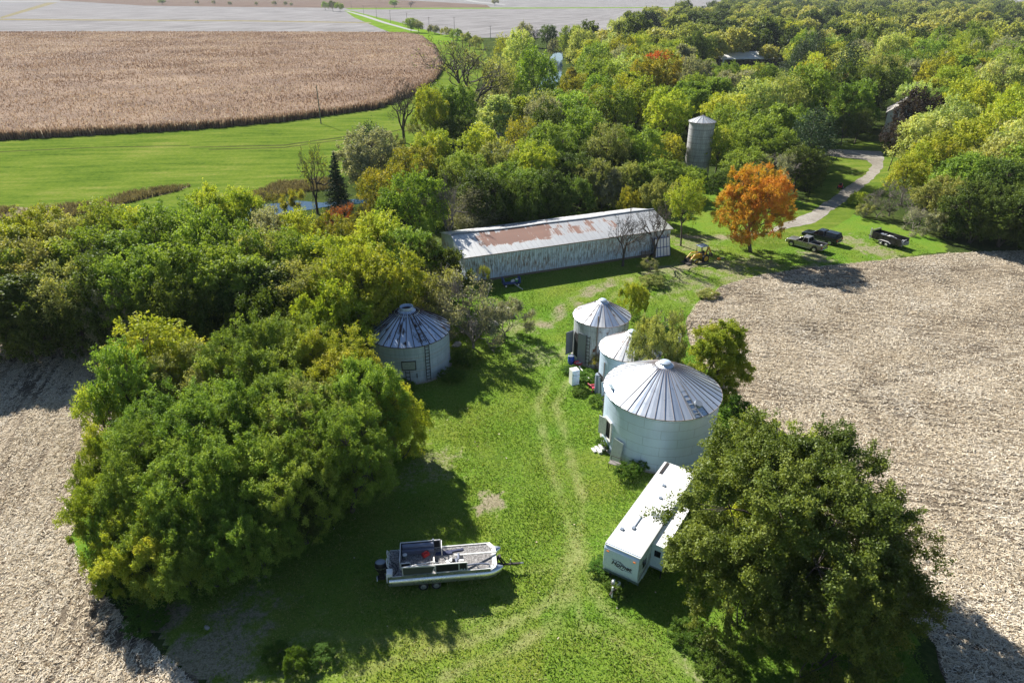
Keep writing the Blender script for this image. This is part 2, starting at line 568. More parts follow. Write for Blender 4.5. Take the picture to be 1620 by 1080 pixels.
def rough_outline(pts, step, amp, seed=1):
    """polygon outline cut into short edges with an uneven, natural line"""
    rs = np.random.default_rng(seed)
    out = []
    n = len(pts)
    for i in range(n):
        a, b_ = np.array(pts[i][:2]), np.array(pts[(i + 1) % n][:2])
        L = np.linalg.norm(b_ - a)
        k = max(1, min(400, int(L / step)))
        nrm = np.array([-(b_ - a)[1], (b_ - a)[0]]) / (L + 1e-9)
        for j in range(k):
            w = (rs.normal() * .5 + math.sin(j * .9 + i) * .4 + math.sin(j * .31 + i * 2) * .6) * amp if j else 0
            out.append(tuple(a + (b_ - a) * j / k + nrm * w))
    return out


def sheet(name, pts, z, mat, step=None, amp=0.0, kind='structure'):
    if step:
        pts = rough_outline(pts, step, amp, len(name))
    me = bpy.data.meshes.new(name)
    me.from_pydata([(p[0], p[1], z) for p in pts], [], [list(range(len(pts)))])
    me.materials.append(mat)
    if me.polygons[0].normal.z < 0:
        me.flip_normals()
    o = bpy.data.objects.new(name, me)
    COL.objects.link(o)
    return tag(o, kind=kind)


def soil_mat(name, stops, scale=1.0, streak=None, bump=.4, fine=9.0, big=.12):
    b = NB(name)
    v = b.coord()
    n1 = b.noise(v, scale * big, 3, .6)
    n2 = b.noise(v, scale * fine, 6, .75)
    f = b.math('ADD', b.math('MULTIPLY', n1, .4), b.math('MULTIPLY', n2, .6))
    if streak:
        sx, sy, ang, amt = streak
        ns = b.noise(b.mapping(b.mapping(v, rot=(0, 0, R_(ang))), (sx, sy, 1)), 1.0, 4, .6)
        f = b.math('ADD', b.math('MULTIPLY', f, 1 - amt), b.math('MULTIPLY', ns, amt))
    c = b.ramp(f, stops)
    nm = b.bump(n2, bump, .08) if bump else None
    return b.done(b.bsdf(c, 1.0, 0, nm, 0.0))


M['floor'] = soil_mat('undergrowth_floor', [(.38, (.022, .036, .010)), (.5, (.05, .075, .018)), (.62, (.10, .115, .035))], 1, bump=.8, fine=2.5)
M['stubble'] = soil_mat('stubble_soil', [(.38, (.060, .048, .036)), (.48, (.130, .104, .076)), (.56, (.35, .292, .213)), (.67, (.53, .46, .35))], 1, (.4, 2.2, 12, .3), .9, 8.0)
M['stubble_l'] = soil_mat('stubble_soil_left', [(.38, (.060, .048, .036)), (.48, (.135, .108, .080)), (.56, (.36, .302, .222)), (.67, (.55, .475, .365))], 1, (2.2, .3, -16, .35), .9, 8.0)
M['meadow'] = soil_mat('meadow_grass', [(.38, (.050, .090, .013)), (.46, (.090, .145, .019)), (.53, (.130, .180, .026)), (.64, (.215, .22, .062))], 1, (.06, .45, -5, .38), .8, 1.1, .05)
M['far_pale'] = soil_mat('pale_harvested_field', [(.42, (.17, .162, .16)), (.5, (.24, .23, .228)), (.58, (.31, .30, .298))], .2, (.35, .012, 12, .5), 0, 4)
M['far_pale2'] = soil_mat('pale_harvested_field_far', [(.42, (.165, .157, .155)), (.5, (.23, .22, .218)), (.58, (.30, .29, .288))], .2, (.25, .012, 28, .55), 0, 4)
M['far_brown'] = soil_mat('far_corn_field', [(.40, (.11, .075, .06)), (.5, (.165, .12, .095)), (.60, (.22, .17, .135))], .2, (.012, .2, 3, .4), 0, 6)
M['verge'] = soil_mat('verge_grass', [(.38, (.09, .16, .014)), (.5, (.14, .24, .02)), (.64, (.20, .27, .035))], .5, None, 0)
M['drygrass'] = soil_mat('dry_grass', [(.38, (.13, .115, .065)), (.5, (.24, .21, .12)), (.64, (.35, .31, .20))], 1, None, .5)
M['gravel'] = soil_mat('gravel', [(.38, (.13, .115, .085)), (.47, (.25, .225, .19)), (.55, (.34, .315, .275)), (.66, (.46, .43, .385))], 1, (.35, 2.0, 55, .25), .5, 6)
M['roadgravel'] = soil_mat('far_road_gravel', [(.4, (.30, .30, .29)), (.6, (.38, .375, .365))], 1, None, 0)
b = NB('creek_water')
v = b.coord()
nm = b.bump(b.noise(v, .8, 3), .06, .1)
M['water'] = b.done(b.bsdf((.010, .035, .055), .06, 0, nm, .9))

# one ground sheet to the horizon
g = sheet('ground', [(-9000, -60), (9000, -60), (9000, 16000), (-9000, 16000)], 0.0, M['floor'])

# far fields, hedges of dry grass, road
sheet('far_fields', pix([(-900, 58), (-900, -14), (2500, -14), (2500, 40), (1700, 48), (1100, 60), (760, 60)]), .03, M['far_pale2'])
sheet('pale_field', pix([(-500, 60), (-500, 33.5), (380, 33.2), (580, 36), (640, 50), (640, 58)]), .05, M['far_pale'])
sheet('pale_field', pix([(-300, 31.8), (5, 27), (78, 5), (120, 10), (300, 11.5), (520, 14), (548, 20), (590, 35), (380, 32), (0, 30.6)]), .05, M['far_pale'])
sheet('grass_strip', pix([(-300, 33.8), (5, 30.3), (380, 32.6), (585, 35.6), (590, 37.2), (380, 34.2), (0, 32.3), (-300, 35)]), .07, M['drygrass'])
sheet('grass_strip', pix([(0, 27.6), (74, 4.6), (92, 4.2), (20, 25), (2, 30)]), .07, M['drygrass'])
sheet('brown_field', pix([(94, 1.5), (97, -3), (560, -4), (770, 8), (776, 12.5), (560, 13), (380, 11.5), (230, 9.5), (130, 3.5)]), .05, M['far_brown'])
sheet('verge', pix([(545, 17), (556, 17.5), (640, 38), (700, 55), (760, 60), (700, 72), (640, 60), (600, 45), (560, 28)]), .06, M['verge'])
sheet('verge', pix([(545, 13.2), (840, 12.4), (1110, 11.5), (1110, 12.6), (840, 14), (552, 15.3)]), .07, M['verge'])
sheet('road', pix([(546, 17.9), (551, 18), (580, 25.4), (612, 36), (645, 45.5), (665, 50.4), (650, 49), (606, 37), (574, 26.4)]), .09, M['roadgravel'])
sheet('road', pix([(720, -2), (728, -2), (760, 3.2), (800, 7.5), (798, 8.3), (752, 4.2)]), .09, M['roadgravel'])
sheet('road', pix([(-300, 3.5), (-300, 2.2), (88, 2.0), (98, 3.0)]), .09, M['roadgravel'])

# meadow round the corn, with its rank strip of dry weeds
meadow_px = [(-500, 240), (0, 222), (300, 206), (600, 172), (660, 140), (690, 110), (650, 60), (760, 58), (775, 100), (742, 165), (650, 240), (585, 260), (505, 300), (430, 314), (380, 322), (330, 360), (0, 380), (-500, 400)]
sheet('meadow', pix(meadow_px), .02, M['meadow'], 2.0, .25)
sheet('weed_strip', pix([(-200, 330), (60, 328), (150, 322), (200, 307), (270, 297), (303, 294), (285, 302), (240, 312), (190, 325), (100, 345), (-200, 350)]), .04, M['drygrass'], 1.0, .35)
sheet('weed_strip', pix([(360, 320), (400, 306), (440, 290), (475, 285), (520, 290), (470, 300), (430, 314), (400, 324)]), .04, M['drygrass'], 1.0, .35)
sheet('creek', pix([(-200, 470), (0, 440), (120, 395), (260, 360), (390, 331), (412, 324), (470, 318), (510, 321), (640, 308), (760, 240), (845, 150), (862, 120), (868, 96), (876, 84), (890, 84), (889, 110), (886, 130), (870, 165), (800, 260), (660, 314), (512, 328), (440, 340), (420, 342), (260, 390), (120, 425), (0, 470), (-200, 520)]), .055, M['water'], 2.0, .3)

drive_px = [(1212, 372), (1250, 362), (1295, 352), (1335, 324), (1366, 300), (1390, 279), (1402, 262), (1404, 250), (1400, 240), (1310, 236), (1300, 246), (1370, 254), (1378, 262), (1368, 274), (1342, 293), (1312, 316), (1275, 338), (1235, 354)]
drive_px = [(a_ - (5 if i_ < 9 else -2), c_) for i_, (a_, c_) in enumerate(drive_px)]
sheet('driveway', pix(drive_px), .035, M['gravel'], 1.2, .22)
sheet('mown_grass', pix([(1295, 250), (1330, 226), (1420, 222), (1425, 262), (1395, 300), (1345, 345), (1300, 372), (1225, 395), (1180, 380), (1240, 350), (1280, 320)]), .022, M['meadow'], 1.5, .3)

M['rut'] = soil_mat('rut_grass', [(.40, (.045, .06, .016)), (.55, (.085, .10, .03))], 1, None, .5)
for tp in ([(300, 233), (450, 229), (560, 214), (612, 203), (612, 204.4), (560, 215.8), (450, 231), (300, 234)], [(330, 236.5), (450, 233), (560, 218), (640, 204), (640, 205.4), (560, 219.6), (450, 234.6), (330, 237.6)], [(0, 240), (150, 233), (300, 230), (300, 231), (150, 234.2), (0, 241.4)]):
    sheet('wheel_rut', pix(tp), .032, M['rut'], 2.0, .18)

# farmyard lawn: a fine grid that carries where wheels and feet have worn it
lawn_px = [(330, 1120), (262, 1040), (190, 960), (110, 900), (90, 800), (120, 640), (150, 560), (330, 520), (560, 560), (640, 450), (700, 430), (720, 372), (1000, 318), (1120, 290), (1180, 300), (1320, 330), (1500, 380), (1500, 400), (1380, 415), (1270, 425), (1190, 440), (1110, 490), (1130, 560), (1200, 660), (1280, 800), (1420, 960), (1500, 1120)]
lawn_poly = pix(lawn_px)
cs = .45
gx = np.arange(-34, 78, cs)
gy = np.arange(22, 145, cs)
GX, GY = np.meshgrid(gx, gy, indexing='ij')
inside = in_poly(GX + (vnoise(GX, GY, 3) - .5) * 1.2, GY + (vnoise(GX, GY, 4) - .5) * 1.2, lawn_poly)


def lawn_masks(x, y):
    wob = (vnoise(x * 1.3, y * 1.3, 9) - .5) * .35
    tr = np.zeros_like(x)
    for pts, w, a in [
        ([(1000, 440), (940, 500), (890, 560), (850, 640), (866, 720), (888, 790), (903, 850), (896, 910), (862, 960), (770, 1005), (660, 1035), (560, 1062)], .30, .9),
        ([(1030, 455), (975, 510), (915, 570), (879, 640), (903, 720), (922, 790), (918, 860), (905, 930), (876, 985), (800, 1032), (700, 1072)], .30, .9),
        ([(903, 850), (912, 930), (918, 985), (960, 1005), (1010, 1035), (1070, 1085)], .25, .7),
        ([(925, 860), (940, 940), (960, 970), (1010, 995), (1060, 1030), (1120, 1085)], .25, .7),
        ([(860, 985), (905, 1000), (960, 1000)], .22, .5),
        ([(820, 905), (870, 900), (900, 880)], .3, .4),
        ([(740, 905), (820, 950), (700, 1000), (600, 1015), (480, 1000)], .22, .45),
        ([(730, 960), (800, 985), (660, 1020), (520, 1030)], .22, .45)]:
        d = dist_line(x, y, pix(pts)) + wob
        tr = np.maximum(tr, a * np.clip(1.6 - d / (w * 1.05), 0, 1) * np.clip(.12 + 1.2 * vnoise(x * 1.1, y * .6, 21) , 0, 1))
    bare = np.zeros_like(x)
    for (a, b_), r, k in [((776, 795), 1.3, 1.0), ((690, 735), 2.6, .55), ((650, 760), 2.0, .45), ((360, 1020), 3.8, .75), ((290, 1060), 3.0, .9), ((480, 1060), 4.5, .4), ((245, 990), 2.2, .8),
                          ((850, 560), 3.5, .5), ((815, 520), 3.0, .55), ((790, 500), 2.5, .6), ((700, 560), 2.0, .4), ((1020, 600), 3, .6), ((935, 600), 1.6, .5), ((950, 720), 1.3, .35), ((1290, 405), 2.5, .7), ((1345, 380), 3.0, .65),
                          ((1385, 398), 3.0, .7), ((1400, 402), 2.6, .6), ((1085, 440), 3.5, .6), ((1150, 425), 4, .65), ((1100, 390), 4, .6), ((1060, 455), 4, .5), ((1200, 415), 3.5, .6), ((1010, 470), 3, .5), ((1120, 1040), 2.4, .5), ((1010, 925), 1.2, .35)]:
        p = P(a, b_)
        bare = np.maximum(bare, k * np.clip(1.35 - np.hypot(x - p[0], (y - p[1]) * .8) / r + (vnoise(x * 1.6, y * 1.6, 33) - .5) * 1.2, 0, 1))
    for pts, w, a in [([(1190, 430), (1110, 416), (1040, 428), (985, 440), (935, 460), (893, 488), (862, 515)], 1.5, .7), ([(1060, 374), (1130, 378), (1190, 372), (1230, 362)], 1.6, .8), ([(1085, 480), (1110, 455), (1190, 437), (1300, 420)], 1.6, .6)]:
        d = dist_line(x, y, pix(pts)) + wob * 3
        bare = np.maximum(bare, a * np.clip(1.4 - d / w, 0, 1) * (.3 + 1.0 * vnoise(x * .7, y * .7, 41)))
    dry = np.clip(vnoise(x * .16, y * .16, 5) * .6 + vnoise(x * .5, y * .5, 6) * .5 - .3, 0, 1)
    ins2 = np.clip(1.2 - np.hypot(x + 4, y - 42) / 22, 0, 1)          # thinner, sun-bleached turf in the middle of the yard
    far_ = np.clip((y - 72) / 14, 0, 1) * np.clip((40 - x) / 8, 0, 1)
    dry = np.clip(dry + ins2 * .25 + far_ * .30 + np.clip(.8 - (y - 24) / 14, 0, .5) * (x < 2), 0, 1)
    return np.clip(tr, 0, 1), np.clip(bare, 0, 1), dry


idx = -np.ones(GX.shape, int)
idx[inside] = np.arange(inside.sum())
vx, vy = GX[inside], GY[inside]
vz = .012 + .0 * vx
q = inside[:-1, :-1] & inside[1:, :-1] & inside[1:, 1:] & inside[:-1, 1:]
fa = np.stack([idx[:-1, :-1][q], idx[1:, :-1][q], idx[1:, 1:][q], idx[:-1, 1:][q]], 1)
b = NB('lawn_grass')
v = b.coord()
n1 = b.noise(v, .35, 4, .6)
n2 = b.noise(v, 3.2, 6, .75)
n3 = b.noise(v, 11.0, 3, .7)
f = b.math('ADD', b.math('MULTIPLY', n2, .55), b.math('MULTIPLY', n3, .45))
lush = b.ramp(f, [(.34, (.045, .100, .013)), (.48, (.100, .205, .022)), (.62, (.165, .275, .036))])
dryc = b.ramp(f, [(.34, (.085, .115, .016)), (.48, (.175, .215, .030)), (.64, (.27, .28, .065))])
c = b.mix(b.math('ADD', b.math('MULTIPLY', b.attr('dry'), .75), b.math('SUBTRACT', n1, .45), True), lush, dryc)
trk = b.ramp(f, [(.36, (.15, .155, .045)), (.6, (.36, .345, .18))])
c = b.mix(b.math('MULTIPLY', b.attr('track'), .62), c, trk)
br_ = b.ramp(f, [(.36, (.10, .08, .05)), (.5, (.27, .225, .155)), (.66, (.42, .37, .28))])
c = b.mix(b.ramp(b.math('ADD', b.attr('bare'), b.math('MULTIPLY', b.math('SUBTRACT', n2, .5), 1.2)), [(.35, 0.), (.75, .9)]), c, br_)
nm = b.bump(f, .9, .10)
M['lawn'] = b.done(b.bsdf(c, 1.0, 0, nm, 0.0))
lawn = mesh_np('lawn', np.stack([vx, vy, vz], 1), fa, M['lawn'])
tag(lawn, kind='structure')
mk = lawn_masks(vx, vy)
for nme, arr in zip(('track', 'bare', 'dry'), mk):
    a = lawn.data.attributes.new(nme, 'FLOAT', 'POINT')
    a.data.foreach_set('value', arr.astype(np.float32))

# corn stubble on both sides
stub_r_px = [(1900, 392), (1620, 396), (1500, 401), (1380, 413), (1270, 424), (1200, 436), (1140, 453), (1100, 482), (1085, 508), (1092, 545), (1130, 600), (1190, 665), (1250, 740), (1330, 860), (1420, 960), (1480, 1020), (1510, 1120), (2600, 1120)]
stub_l_px = [(-700, 540), (0, 512), (60, 512), (135, 530), (150, 560), (165, 600), (178, 650), (168, 720), (140, 790), (112, 850), (130, 890), (165, 940), (210, 995), (275, 1050), (345, 1120), (-900, 1120)]
SR, SLF = pix(stub_r_px), pix(stub_l_px)
sheet('stubble_field', SR, .020, M['stubble'], .8, .16)
sheet('stubble_field', SLF, .020, M['stubble_l'], .8, .16)


def scatter_quads(n, poly, box, keep=None):
    x = rng.uniform(box[0], box[1], n)
    y = rng.uniform(box[2], box[3], n)
    k = in_poly(x, y, poly)
    k &= rng.random(n) < np.clip((48.0 / np.hypot(y, x)) ** 1.6, 0, 1)
    if keep is not None:
        k &= rng.random(n) < keep(x, y)
    return x[k], y[k]


def flat_litter(x, y, ln, wd, tilt, ang, z0=.03):
    n = len(x)
    a = ang + rng.normal(0, .9, n)
    tl = rng.normal(0, tilt, n)
    L = rng.uniform(*ln, n) / 2
    W = rng.uniform(*wd, n) / 2
    dx, dy, dz = np.cos(a) * np.cos(tl), np.sin(a) * np.cos(tl), np.sin(tl)
    roll = rng.normal(0, .5, n)
    sx, sy, sz = -np.sin(a) * np.cos(roll), np.cos(a) * np.cos(roll), np.sin(roll)
    zc = z0 + np.abs(dz) * L + np.abs(sz) * W + rng.uniform(0, .05, n)
    c = np.stack([x, y, zc], 1)
    d = np.stack([dx, dy, dz], 1) * L[:, None]
    s = np.stack([sx, sy, sz], 1) * W[:, None]
    v = np.stack([c - d - s, c + d - s, c + d + s, c - d + s], 1).reshape(-1, 3)
    return v, np.arange(4 * n).reshape(-1, 4)


b = NB('corn_residue')
c = b.ramp(b.attr('tint'), [(0, (.10, .066, .042)), (.25, (.30, .215, .13)), (.45, (.57, .475, .335)), (.75, (.76, .665, .51)), (1, (.85, .785, .665))])
M['residue'] = b.done(b.n('MixShader', {0: .15, 1: b.bsdf(c, .8, 0, None, .08), 2: b.n('BsdfTranslucent', {'Color': c}).outputs[0]}).outputs[0])


def rows_r(x, y):
    s = x * math.sin(R_(10)) + y * math.cos(R_(10)) + .02 * (x - 30) ** 2 * .12
    w = .5 + .5 * np.sin(s * 2 * math.pi / .95)
    big = vnoise(x * .12 + 3, y * .35, 51)
    fine = vnoise(x * .5, y * 1.3, 55)
    tr = np.zeros_like(x)
    for pts in ([(1110, 545), (1180, 620), (1260, 640), (1400, 605), (1620, 560), (1800, 530)], [(1100, 520), (1200, 600), (1290, 620), (1420, 585), (1640, 535)], [(1130, 470), (1300, 455), (1500, 430), (1700, 415)], [(1140, 482), (1300, 468), (1500, 443), (1700, 428)],
                [(1250, 540), (1330, 590), (1400, 680), (1480, 800), (1640, 940)], [(1290, 540), (1370, 590), (1440, 680), (1530, 800), (1700, 930)]):
        tr = np.maximum(tr, np.clip(1.3 - dist_line(x, y, pix(pts)) / .5, 0, 1))
    return np.clip((.30 + .45 * w + .8 * (big - .40) + .55 * (fine - .4)) * (1 - .88 * tr * (.35 + .65 * vnoise(x * .4, y * .4, 56))), .05, 1)


def rows_l(x, y):
    s = x * math.cos(R_(14)) + y * math.sin(R_(14)) + .25 * np.sin(y * .13)
    w = .5 + .5 * np.sin(s * 2 * math.pi / .95)
    big = vnoise(s * .55 + 3, y * .07, 52)
    fine = vnoise(x * 1.2, y * .5, 57)
    tr = np.zeros_like(x)
    for pts in ([(150, 590), (118, 700), (78, 830), (45, 1000), (20, 1120)], [(112, 590), (72, 700), (22, 830), (-30, 1000)], [(60, 570), (12, 690), (-50, 830)], [(20, 570), (-40, 690)], [(120, 800), (108, 870), (150, 970), (230, 1060), (300, 1120)], [(80, 830), (70, 900), (110, 1000), (180, 1090)]):
        tr = np.maximum(tr, np.clip(1.3 - dist_line(x, y, pix(pts)) / .62, 0, 1))
    return np.clip((.32 + .40 * w + .9 * (big - .42) + .45 * (fine - .4)) * (1 - .9 * tr * (.3 + .7 * vnoise(x * .8, y * .35, 58))), .04, 1)


for poly, box, n, keep, ang in ((SR, (10, 110, 24, 100), 2300000, rows_r, R_(-10)), (SLF, (-62, -10, 24, 66), 1200000, rows_l, R_(76))):
    x, y = scatter_quads(n, poly, box, keep)
    v, f = flat_litter(x, y, (.10, .36), (.02, .055), .20, ang)
    t = np.clip(rng.beta(2.6, 1.3, len(x)) * .95 + .25 * (vnoise(x * .3, y * .3, 61) - .5), 0, 1)
    o = mesh_np('corn_residue', v, f, M['residue'], t)
    tag(o, 'dry corn leaves strewn over the stubble ' + ('right of the grain bins' if box[0] > 0 else 'at the left edge of the yard'), 'crop residue', None, 'stuff')

# standing corn, brown and dry
corn_px = [(-420, 246), (-420, 53), (0, 54), (400, 54), (640, 55), (668, 60), (690, 78), (702, 108), (690, 130), (650, 152), (600, 172), (450, 193), (300, 206), (0, 222)]
CORN = pix(corn_px)
cx_ = np.arange(-460, 10, 1.6)
cy_ = np.arange(150, 640, 1.6)
CX, CY = np.meshgrid(cx_, cy_, indexing='ij')
ci = in_poly(CX + (vnoise(CX * .6, CY * .6, 8) - .5) * .8, CY + (vnoise(CX * .6, CY * .6, 18) - .5) * .8, CORN)
q = ci[:-1, :-1] & ci[1:, :-1] & ci[1:, 1:] & ci[:-1, 1:]
hz = 1.75 + .35 * (rng.random(CX.shape) - .5) + .3 * (vnoise(CX * .05, CY * .05, 2) - .5)
idx = -np.ones(CX.shape, int)
idx[ci] = np.arange(ci.sum())
fa = np.stack([idx[:-1, :-1][q], idx[1:, :-1][q], idx[1:, 1:][q], idx[:-1, 1:][q]], 1)
vt = np.stack([CX[ci], CY[ci], hz[ci]], 1)
# skirt down to the ground along the edge of the stand
from collections import Counter
ed = np.concatenate([fa[:, [0, 1]], fa[:, [1, 2]], fa[:, [2, 3]], fa[:, [3, 0]]])
key = np.sort(ed, 1)
_, inv, cnt = np.unique(key, axis=0, return_inverse=True, return_counts=True)
be = ed[cnt[inv.ravel()] == 1]
low = vt.copy()
low[:, 2] = .02
fa = np.concatenate([fa, np.stack([be[:, 1], be[:, 0], be[:, 0] + len(vt), be[:, 1] + len(vt)], 1)])
vt = np.concatenate([vt, low])
b = NB('dry_corn_mass')
v = b.coord()
c = b.ramp(b.math('ADD', b.math('MULTIPLY', b.noise(v, .05, 3), .35), b.math('MULTIPLY', b.noise(v, 2.2, 5, .8), .65)), [(.36, (.085, .052, .034)), (.5, (.21, .135, .088)), (.64, (.36, .255, .165))])
M['cornmass'] = b.done(b.bsdf(c, .95, 0, b.bump(b.noise(v, 2.5, 4), 1.0, .4), .2))
o = mesh_np('standing_corn', vt, fa, M['cornmass'])
tag(o, 'field of standing brown dry corn beyond the meadow', 'corn field', None, 'stuff')
n = 520000
x = rng.uniform(-420, 10, n)
y = 150 + (rng.random(n) ** 1.7) * 480
k = in_poly(x, y, CORN)
k &= np.abs(x) < y * .80
x, y = x[k], y[k]
n = len(x)
a = rng.uniform(0, 2 * math.pi, n)
z0 = rng.uniform(.7, 1.7, n)
z1 = z0 + rng.uniform(.4, .95, n)
w = rng.uniform(.05, .13, n) * (1 + y / 320)
ln = rng.normal(0, .28, (n, 2))
v = np.stack([np.stack([x - np.cos(a) * w, y - np.sin(a) * w, z0], 1), np.stack([x + np.cos(a) * w, y + np.sin(a) * w, z0], 1),
              np.stack([x + np.cos(a) * w * .5 + ln[:, 0], y + np.sin(a) * w * .5 + ln[:, 1], z1], 1), np.stack([x - np.cos(a) * w * .5 + ln[:, 0], y - np.sin(a) * w * .5 + ln[:, 1], z1], 1)], 1).reshape(-1, 3)
b = NB('dry_corn_leaves')
c = b.ramp(b.attr('tint'), [(0, (.14, .085, .052)), (.4, (.32, .205, .13)), (.75, (.48, .345, .22)), (1, (.66, .54, .39))])
M['cornleaf'] = b.done(b.n('MixShader', {0: .3, 1: b.bsdf(c, .8, 0, None, .08), 2: b.n('BsdfTranslucent', {'Color': c}).outputs[0]}).outputs[0])
o = mesh_np('corn_leaves', v, np.arange(4 * n).reshape(-1, 4), M['cornleaf'], np.clip(rng.beta(2, 2, n) + .5 * (vnoise(x * .03, y * .05, 71) - .5), 0, 1))
tag(o, 'dry tan leaves and tassels of the standing corn', 'corn', None, 'stuff')

def tall_blades(x, y, h0, h1, w0, w1, lean):
    n = len(x)
    a = rng.uniform(0, 2 * math.pi, n)
    hh = rng.uniform(h0, h1, n)
    w = rng.uniform(w0, w1, n)
    ln = rng.normal(0, lean, (n, 2)) * hh[:, None]
    return np.stack([np.stack([x - np.cos(a) * w, y - np.sin(a) * w, 0 * x], 1), np.stack([x + np.cos(a) * w, y + np.sin(a) * w, 0 * x], 1),
                     np.stack([x + np.cos(a) * w * .7 + ln[:, 0], y + np.sin(a) * w * .7 + ln[:, 1], hh], 1), np.stack([x - np.cos(a) * w * .7 + ln[:, 0], y - np.sin(a) * w * .7 + ln[:, 1], hh], 1)], 1).reshape(-1, 3)


ws = [pix([(-200, 332), (60, 329), (150, 322), (200, 307), (270, 297), (303, 294), (285, 302), (240, 312), (190, 325), (100, 347), (-200, 352)]), pix([(360, 322), (400, 306), (440, 290), (475, 285), (530, 284), (540, 300), (470, 304), (430, 316), (400, 328)])]
x = rng.uniform(-100, -10, 260000)
y = rng.uniform(95, 150, 260000)
x, y = x + 0, y
k = (in_poly(x, y, ws[0]) | in_poly(x, y, ws[1])) & (vnoise(x * .35, y * .35, 91) + rng.normal(0, .15, len(x)) > .40)
x, y = x[k], y[k]
v = tall_blades(x, y, .25, .95, .03, .08, .35)
M['dryweed'] = foliage('dry_weeds', [(.10, .085, .045), (.22, .19, .115), (.36, .32, .22)], trans=.3, val=0, hue=0, gain=1.0)
o = mesh_np('tall_weeds', v, np.arange(len(v)).reshape(-1, 4), M['dryweed'], np.clip(rng.normal(.45, .25, len(x)), 0, 1))
tag(o, 'rank dry weeds in strips between meadow and creek', 'weeds', None, 'stuff')
# stalks standing along the near edge of the corn
ep = np.array([low[i, :2] for i in be[:, 0]])
kk = (ep[:, 1] < 330)
ep = ep[kk]
ii = rng.integers(0, len(ep), 26000)
x = ep[ii, 0] + rng.uniform(-.8, .8, len(ii))
y = ep[ii, 1] + rng.uniform(-.9, .5, len(ii))
v = tall_blades(x, y, 1.2, 2.5, .04, .10, .12)
o = mesh_np('corn_edge_stalks', v, np.arange(len(v)).reshape(-1, 4), M['cornleaf'], np.clip(rng.normal(.45, .25, len(x)), 0, 1))
tag(o, 'outer row of dry corn stalks along the meadow', 'corn', None, 'stuff')

# grass blades of the yard
n = 900000
x = rng.uniform(-30, 62, n)
y = rng.uniform(24, 105, n)
k = in_poly(x, y, lawn_poly) & ~in_poly(x, y, SR) & ~in_poly(x, y, SLF) & (rng.random(n) < np.clip((46.0 / np.hypot(x, y)) ** 1.5, 0, 1))
x, y = x[k], y[k]
mt, mb_, md = lawn_masks(x, y)
k = rng.random(len(x)) > np.clip(mt * .55 + mb_ * 1.1, 0, .95)
x, y, mt, md = x[k], y[k], mt[k], md[k]
n = len(x)
tall = np.where(rng.random(n) < .04, 1.9, 1.0) * (.6 + .8 * vnoise(x * .45, y * .45, 77))
hh = rng.uniform(.035, .10, n) * tall
a = rng.uniform(0, 2 * math.pi, n)
w = rng.uniform(.016, .04, n) * (.8 + .3 * tall)
ln = rng.normal(0, .06, (n, 2))
v = np.stack([np.stack([x - np.cos(a) * w, y - np.sin(a) * w, 0 * x + .012], 1), np.stack([x + np.cos(a) * w, y + np.sin(a) * w, 0 * x + .012], 1),
              np.stack([x + np.cos(a) * w * .6 + ln[:, 0], y + np.sin(a) * w * .6 + ln[:, 1], .012 + hh], 1), np.stack([x - np.cos(a) * w * .6 + ln[:, 0], y - np.sin(a) * w * .6 + ln[:, 1], .012 + hh], 1)], 1).reshape(-1, 3)
M['blade'] = foliage('grass_blades', [(.052, .112, .014), (.108, .215, .022), (.190, .285, .042), (.350, .350, .135)], trans=.4, val=0, hue=0, gain=1.1)
t = np.clip(rng.normal(.38, .17, n) + .35 * md + .3 * mt + .25 * (vnoise(x * .25, y * .25, 78) - .5), 0, 1)
o = mesh_np('grass', v, np.arange(4 * n).reshape(-1, 4), M['blade'], t)
tag(o, 'short green grass of the farmyard', 'grass', None, 'stuff')
# ------------------------------------------------------------------ trees
def unit(v):
    return v / (np.linalg.norm(v, axis=-1, keepdims=True) + 1e-9)


def leaf_quads(rs, c, nrm, size, aspect=.62):
    """diamond leaves: centre c, rough normal nrm"""
    n = len(c)
    nv = unit(nrm)
    r = unit(rs.normal(size=(n, 3)))
    a = unit(np.cross(nv, r))
    b_ = np.cross(nv, a)
    s = size[:, None] * .5
    fold = nv * s * .18
    v = np.stack([c - a * s, c - b_ * s * aspect + fold, c + a * s, c + b_ * s * aspect + fold], 1).reshape(-1, 3)
    return v, np.arange(4 * n).reshape(-1, 4)


def tubes_np(paths, n=5):
    """paths: list of (pts (k,3), radii (k,)) -> verts, quads"""
    V, F, o = [], [], 0
    an = np.arange(n) * 2 * math.pi / n
    for pts, rad in paths:
        pts = np.asarray(pts, float)
        d = np.gradient(pts, axis=0)
        d = unit(d)
        ref = np.where(np.abs(d[:, 2:3]) < .9, np.array([[0, 0, 1.]]), np.array([[1., 0, 0]]))
        s = unit(np.cross(d, ref))
        t = np.cross(s, d)
        ring = pts[:, None, :] + (s[:, None, :] * np.cos(an)[None, :, None] + t[:, None, :] * np.sin(an)[None, :, None]) * np.asarray(rad)[:, None, None]
        k = len(pts)
        V.append(ring.reshape(-1, 3))
        i, j = np.meshgrid(np.arange(k - 1), np.arange(n), indexing='ij')
        j2 = (j + 1) % n
        F.append(np.stack([o + i * n + j, o + i * n + j2, o + (i + 1) * n + j2, o + (i + 1) * n + j], -1).reshape(-1, 4))
        o += k * n
    return np.concatenate(V), np.concatenate(F)


def bez(a, b_, sag, k=5):
    t = np.linspace(0, 1, k)[:, None]
    m = (np.asarray(a) + np.asarray(b_)) / 2 + sag
    return (1 - t) ** 2 * a + 2 * t * (1 - t) * m + t * t * b_


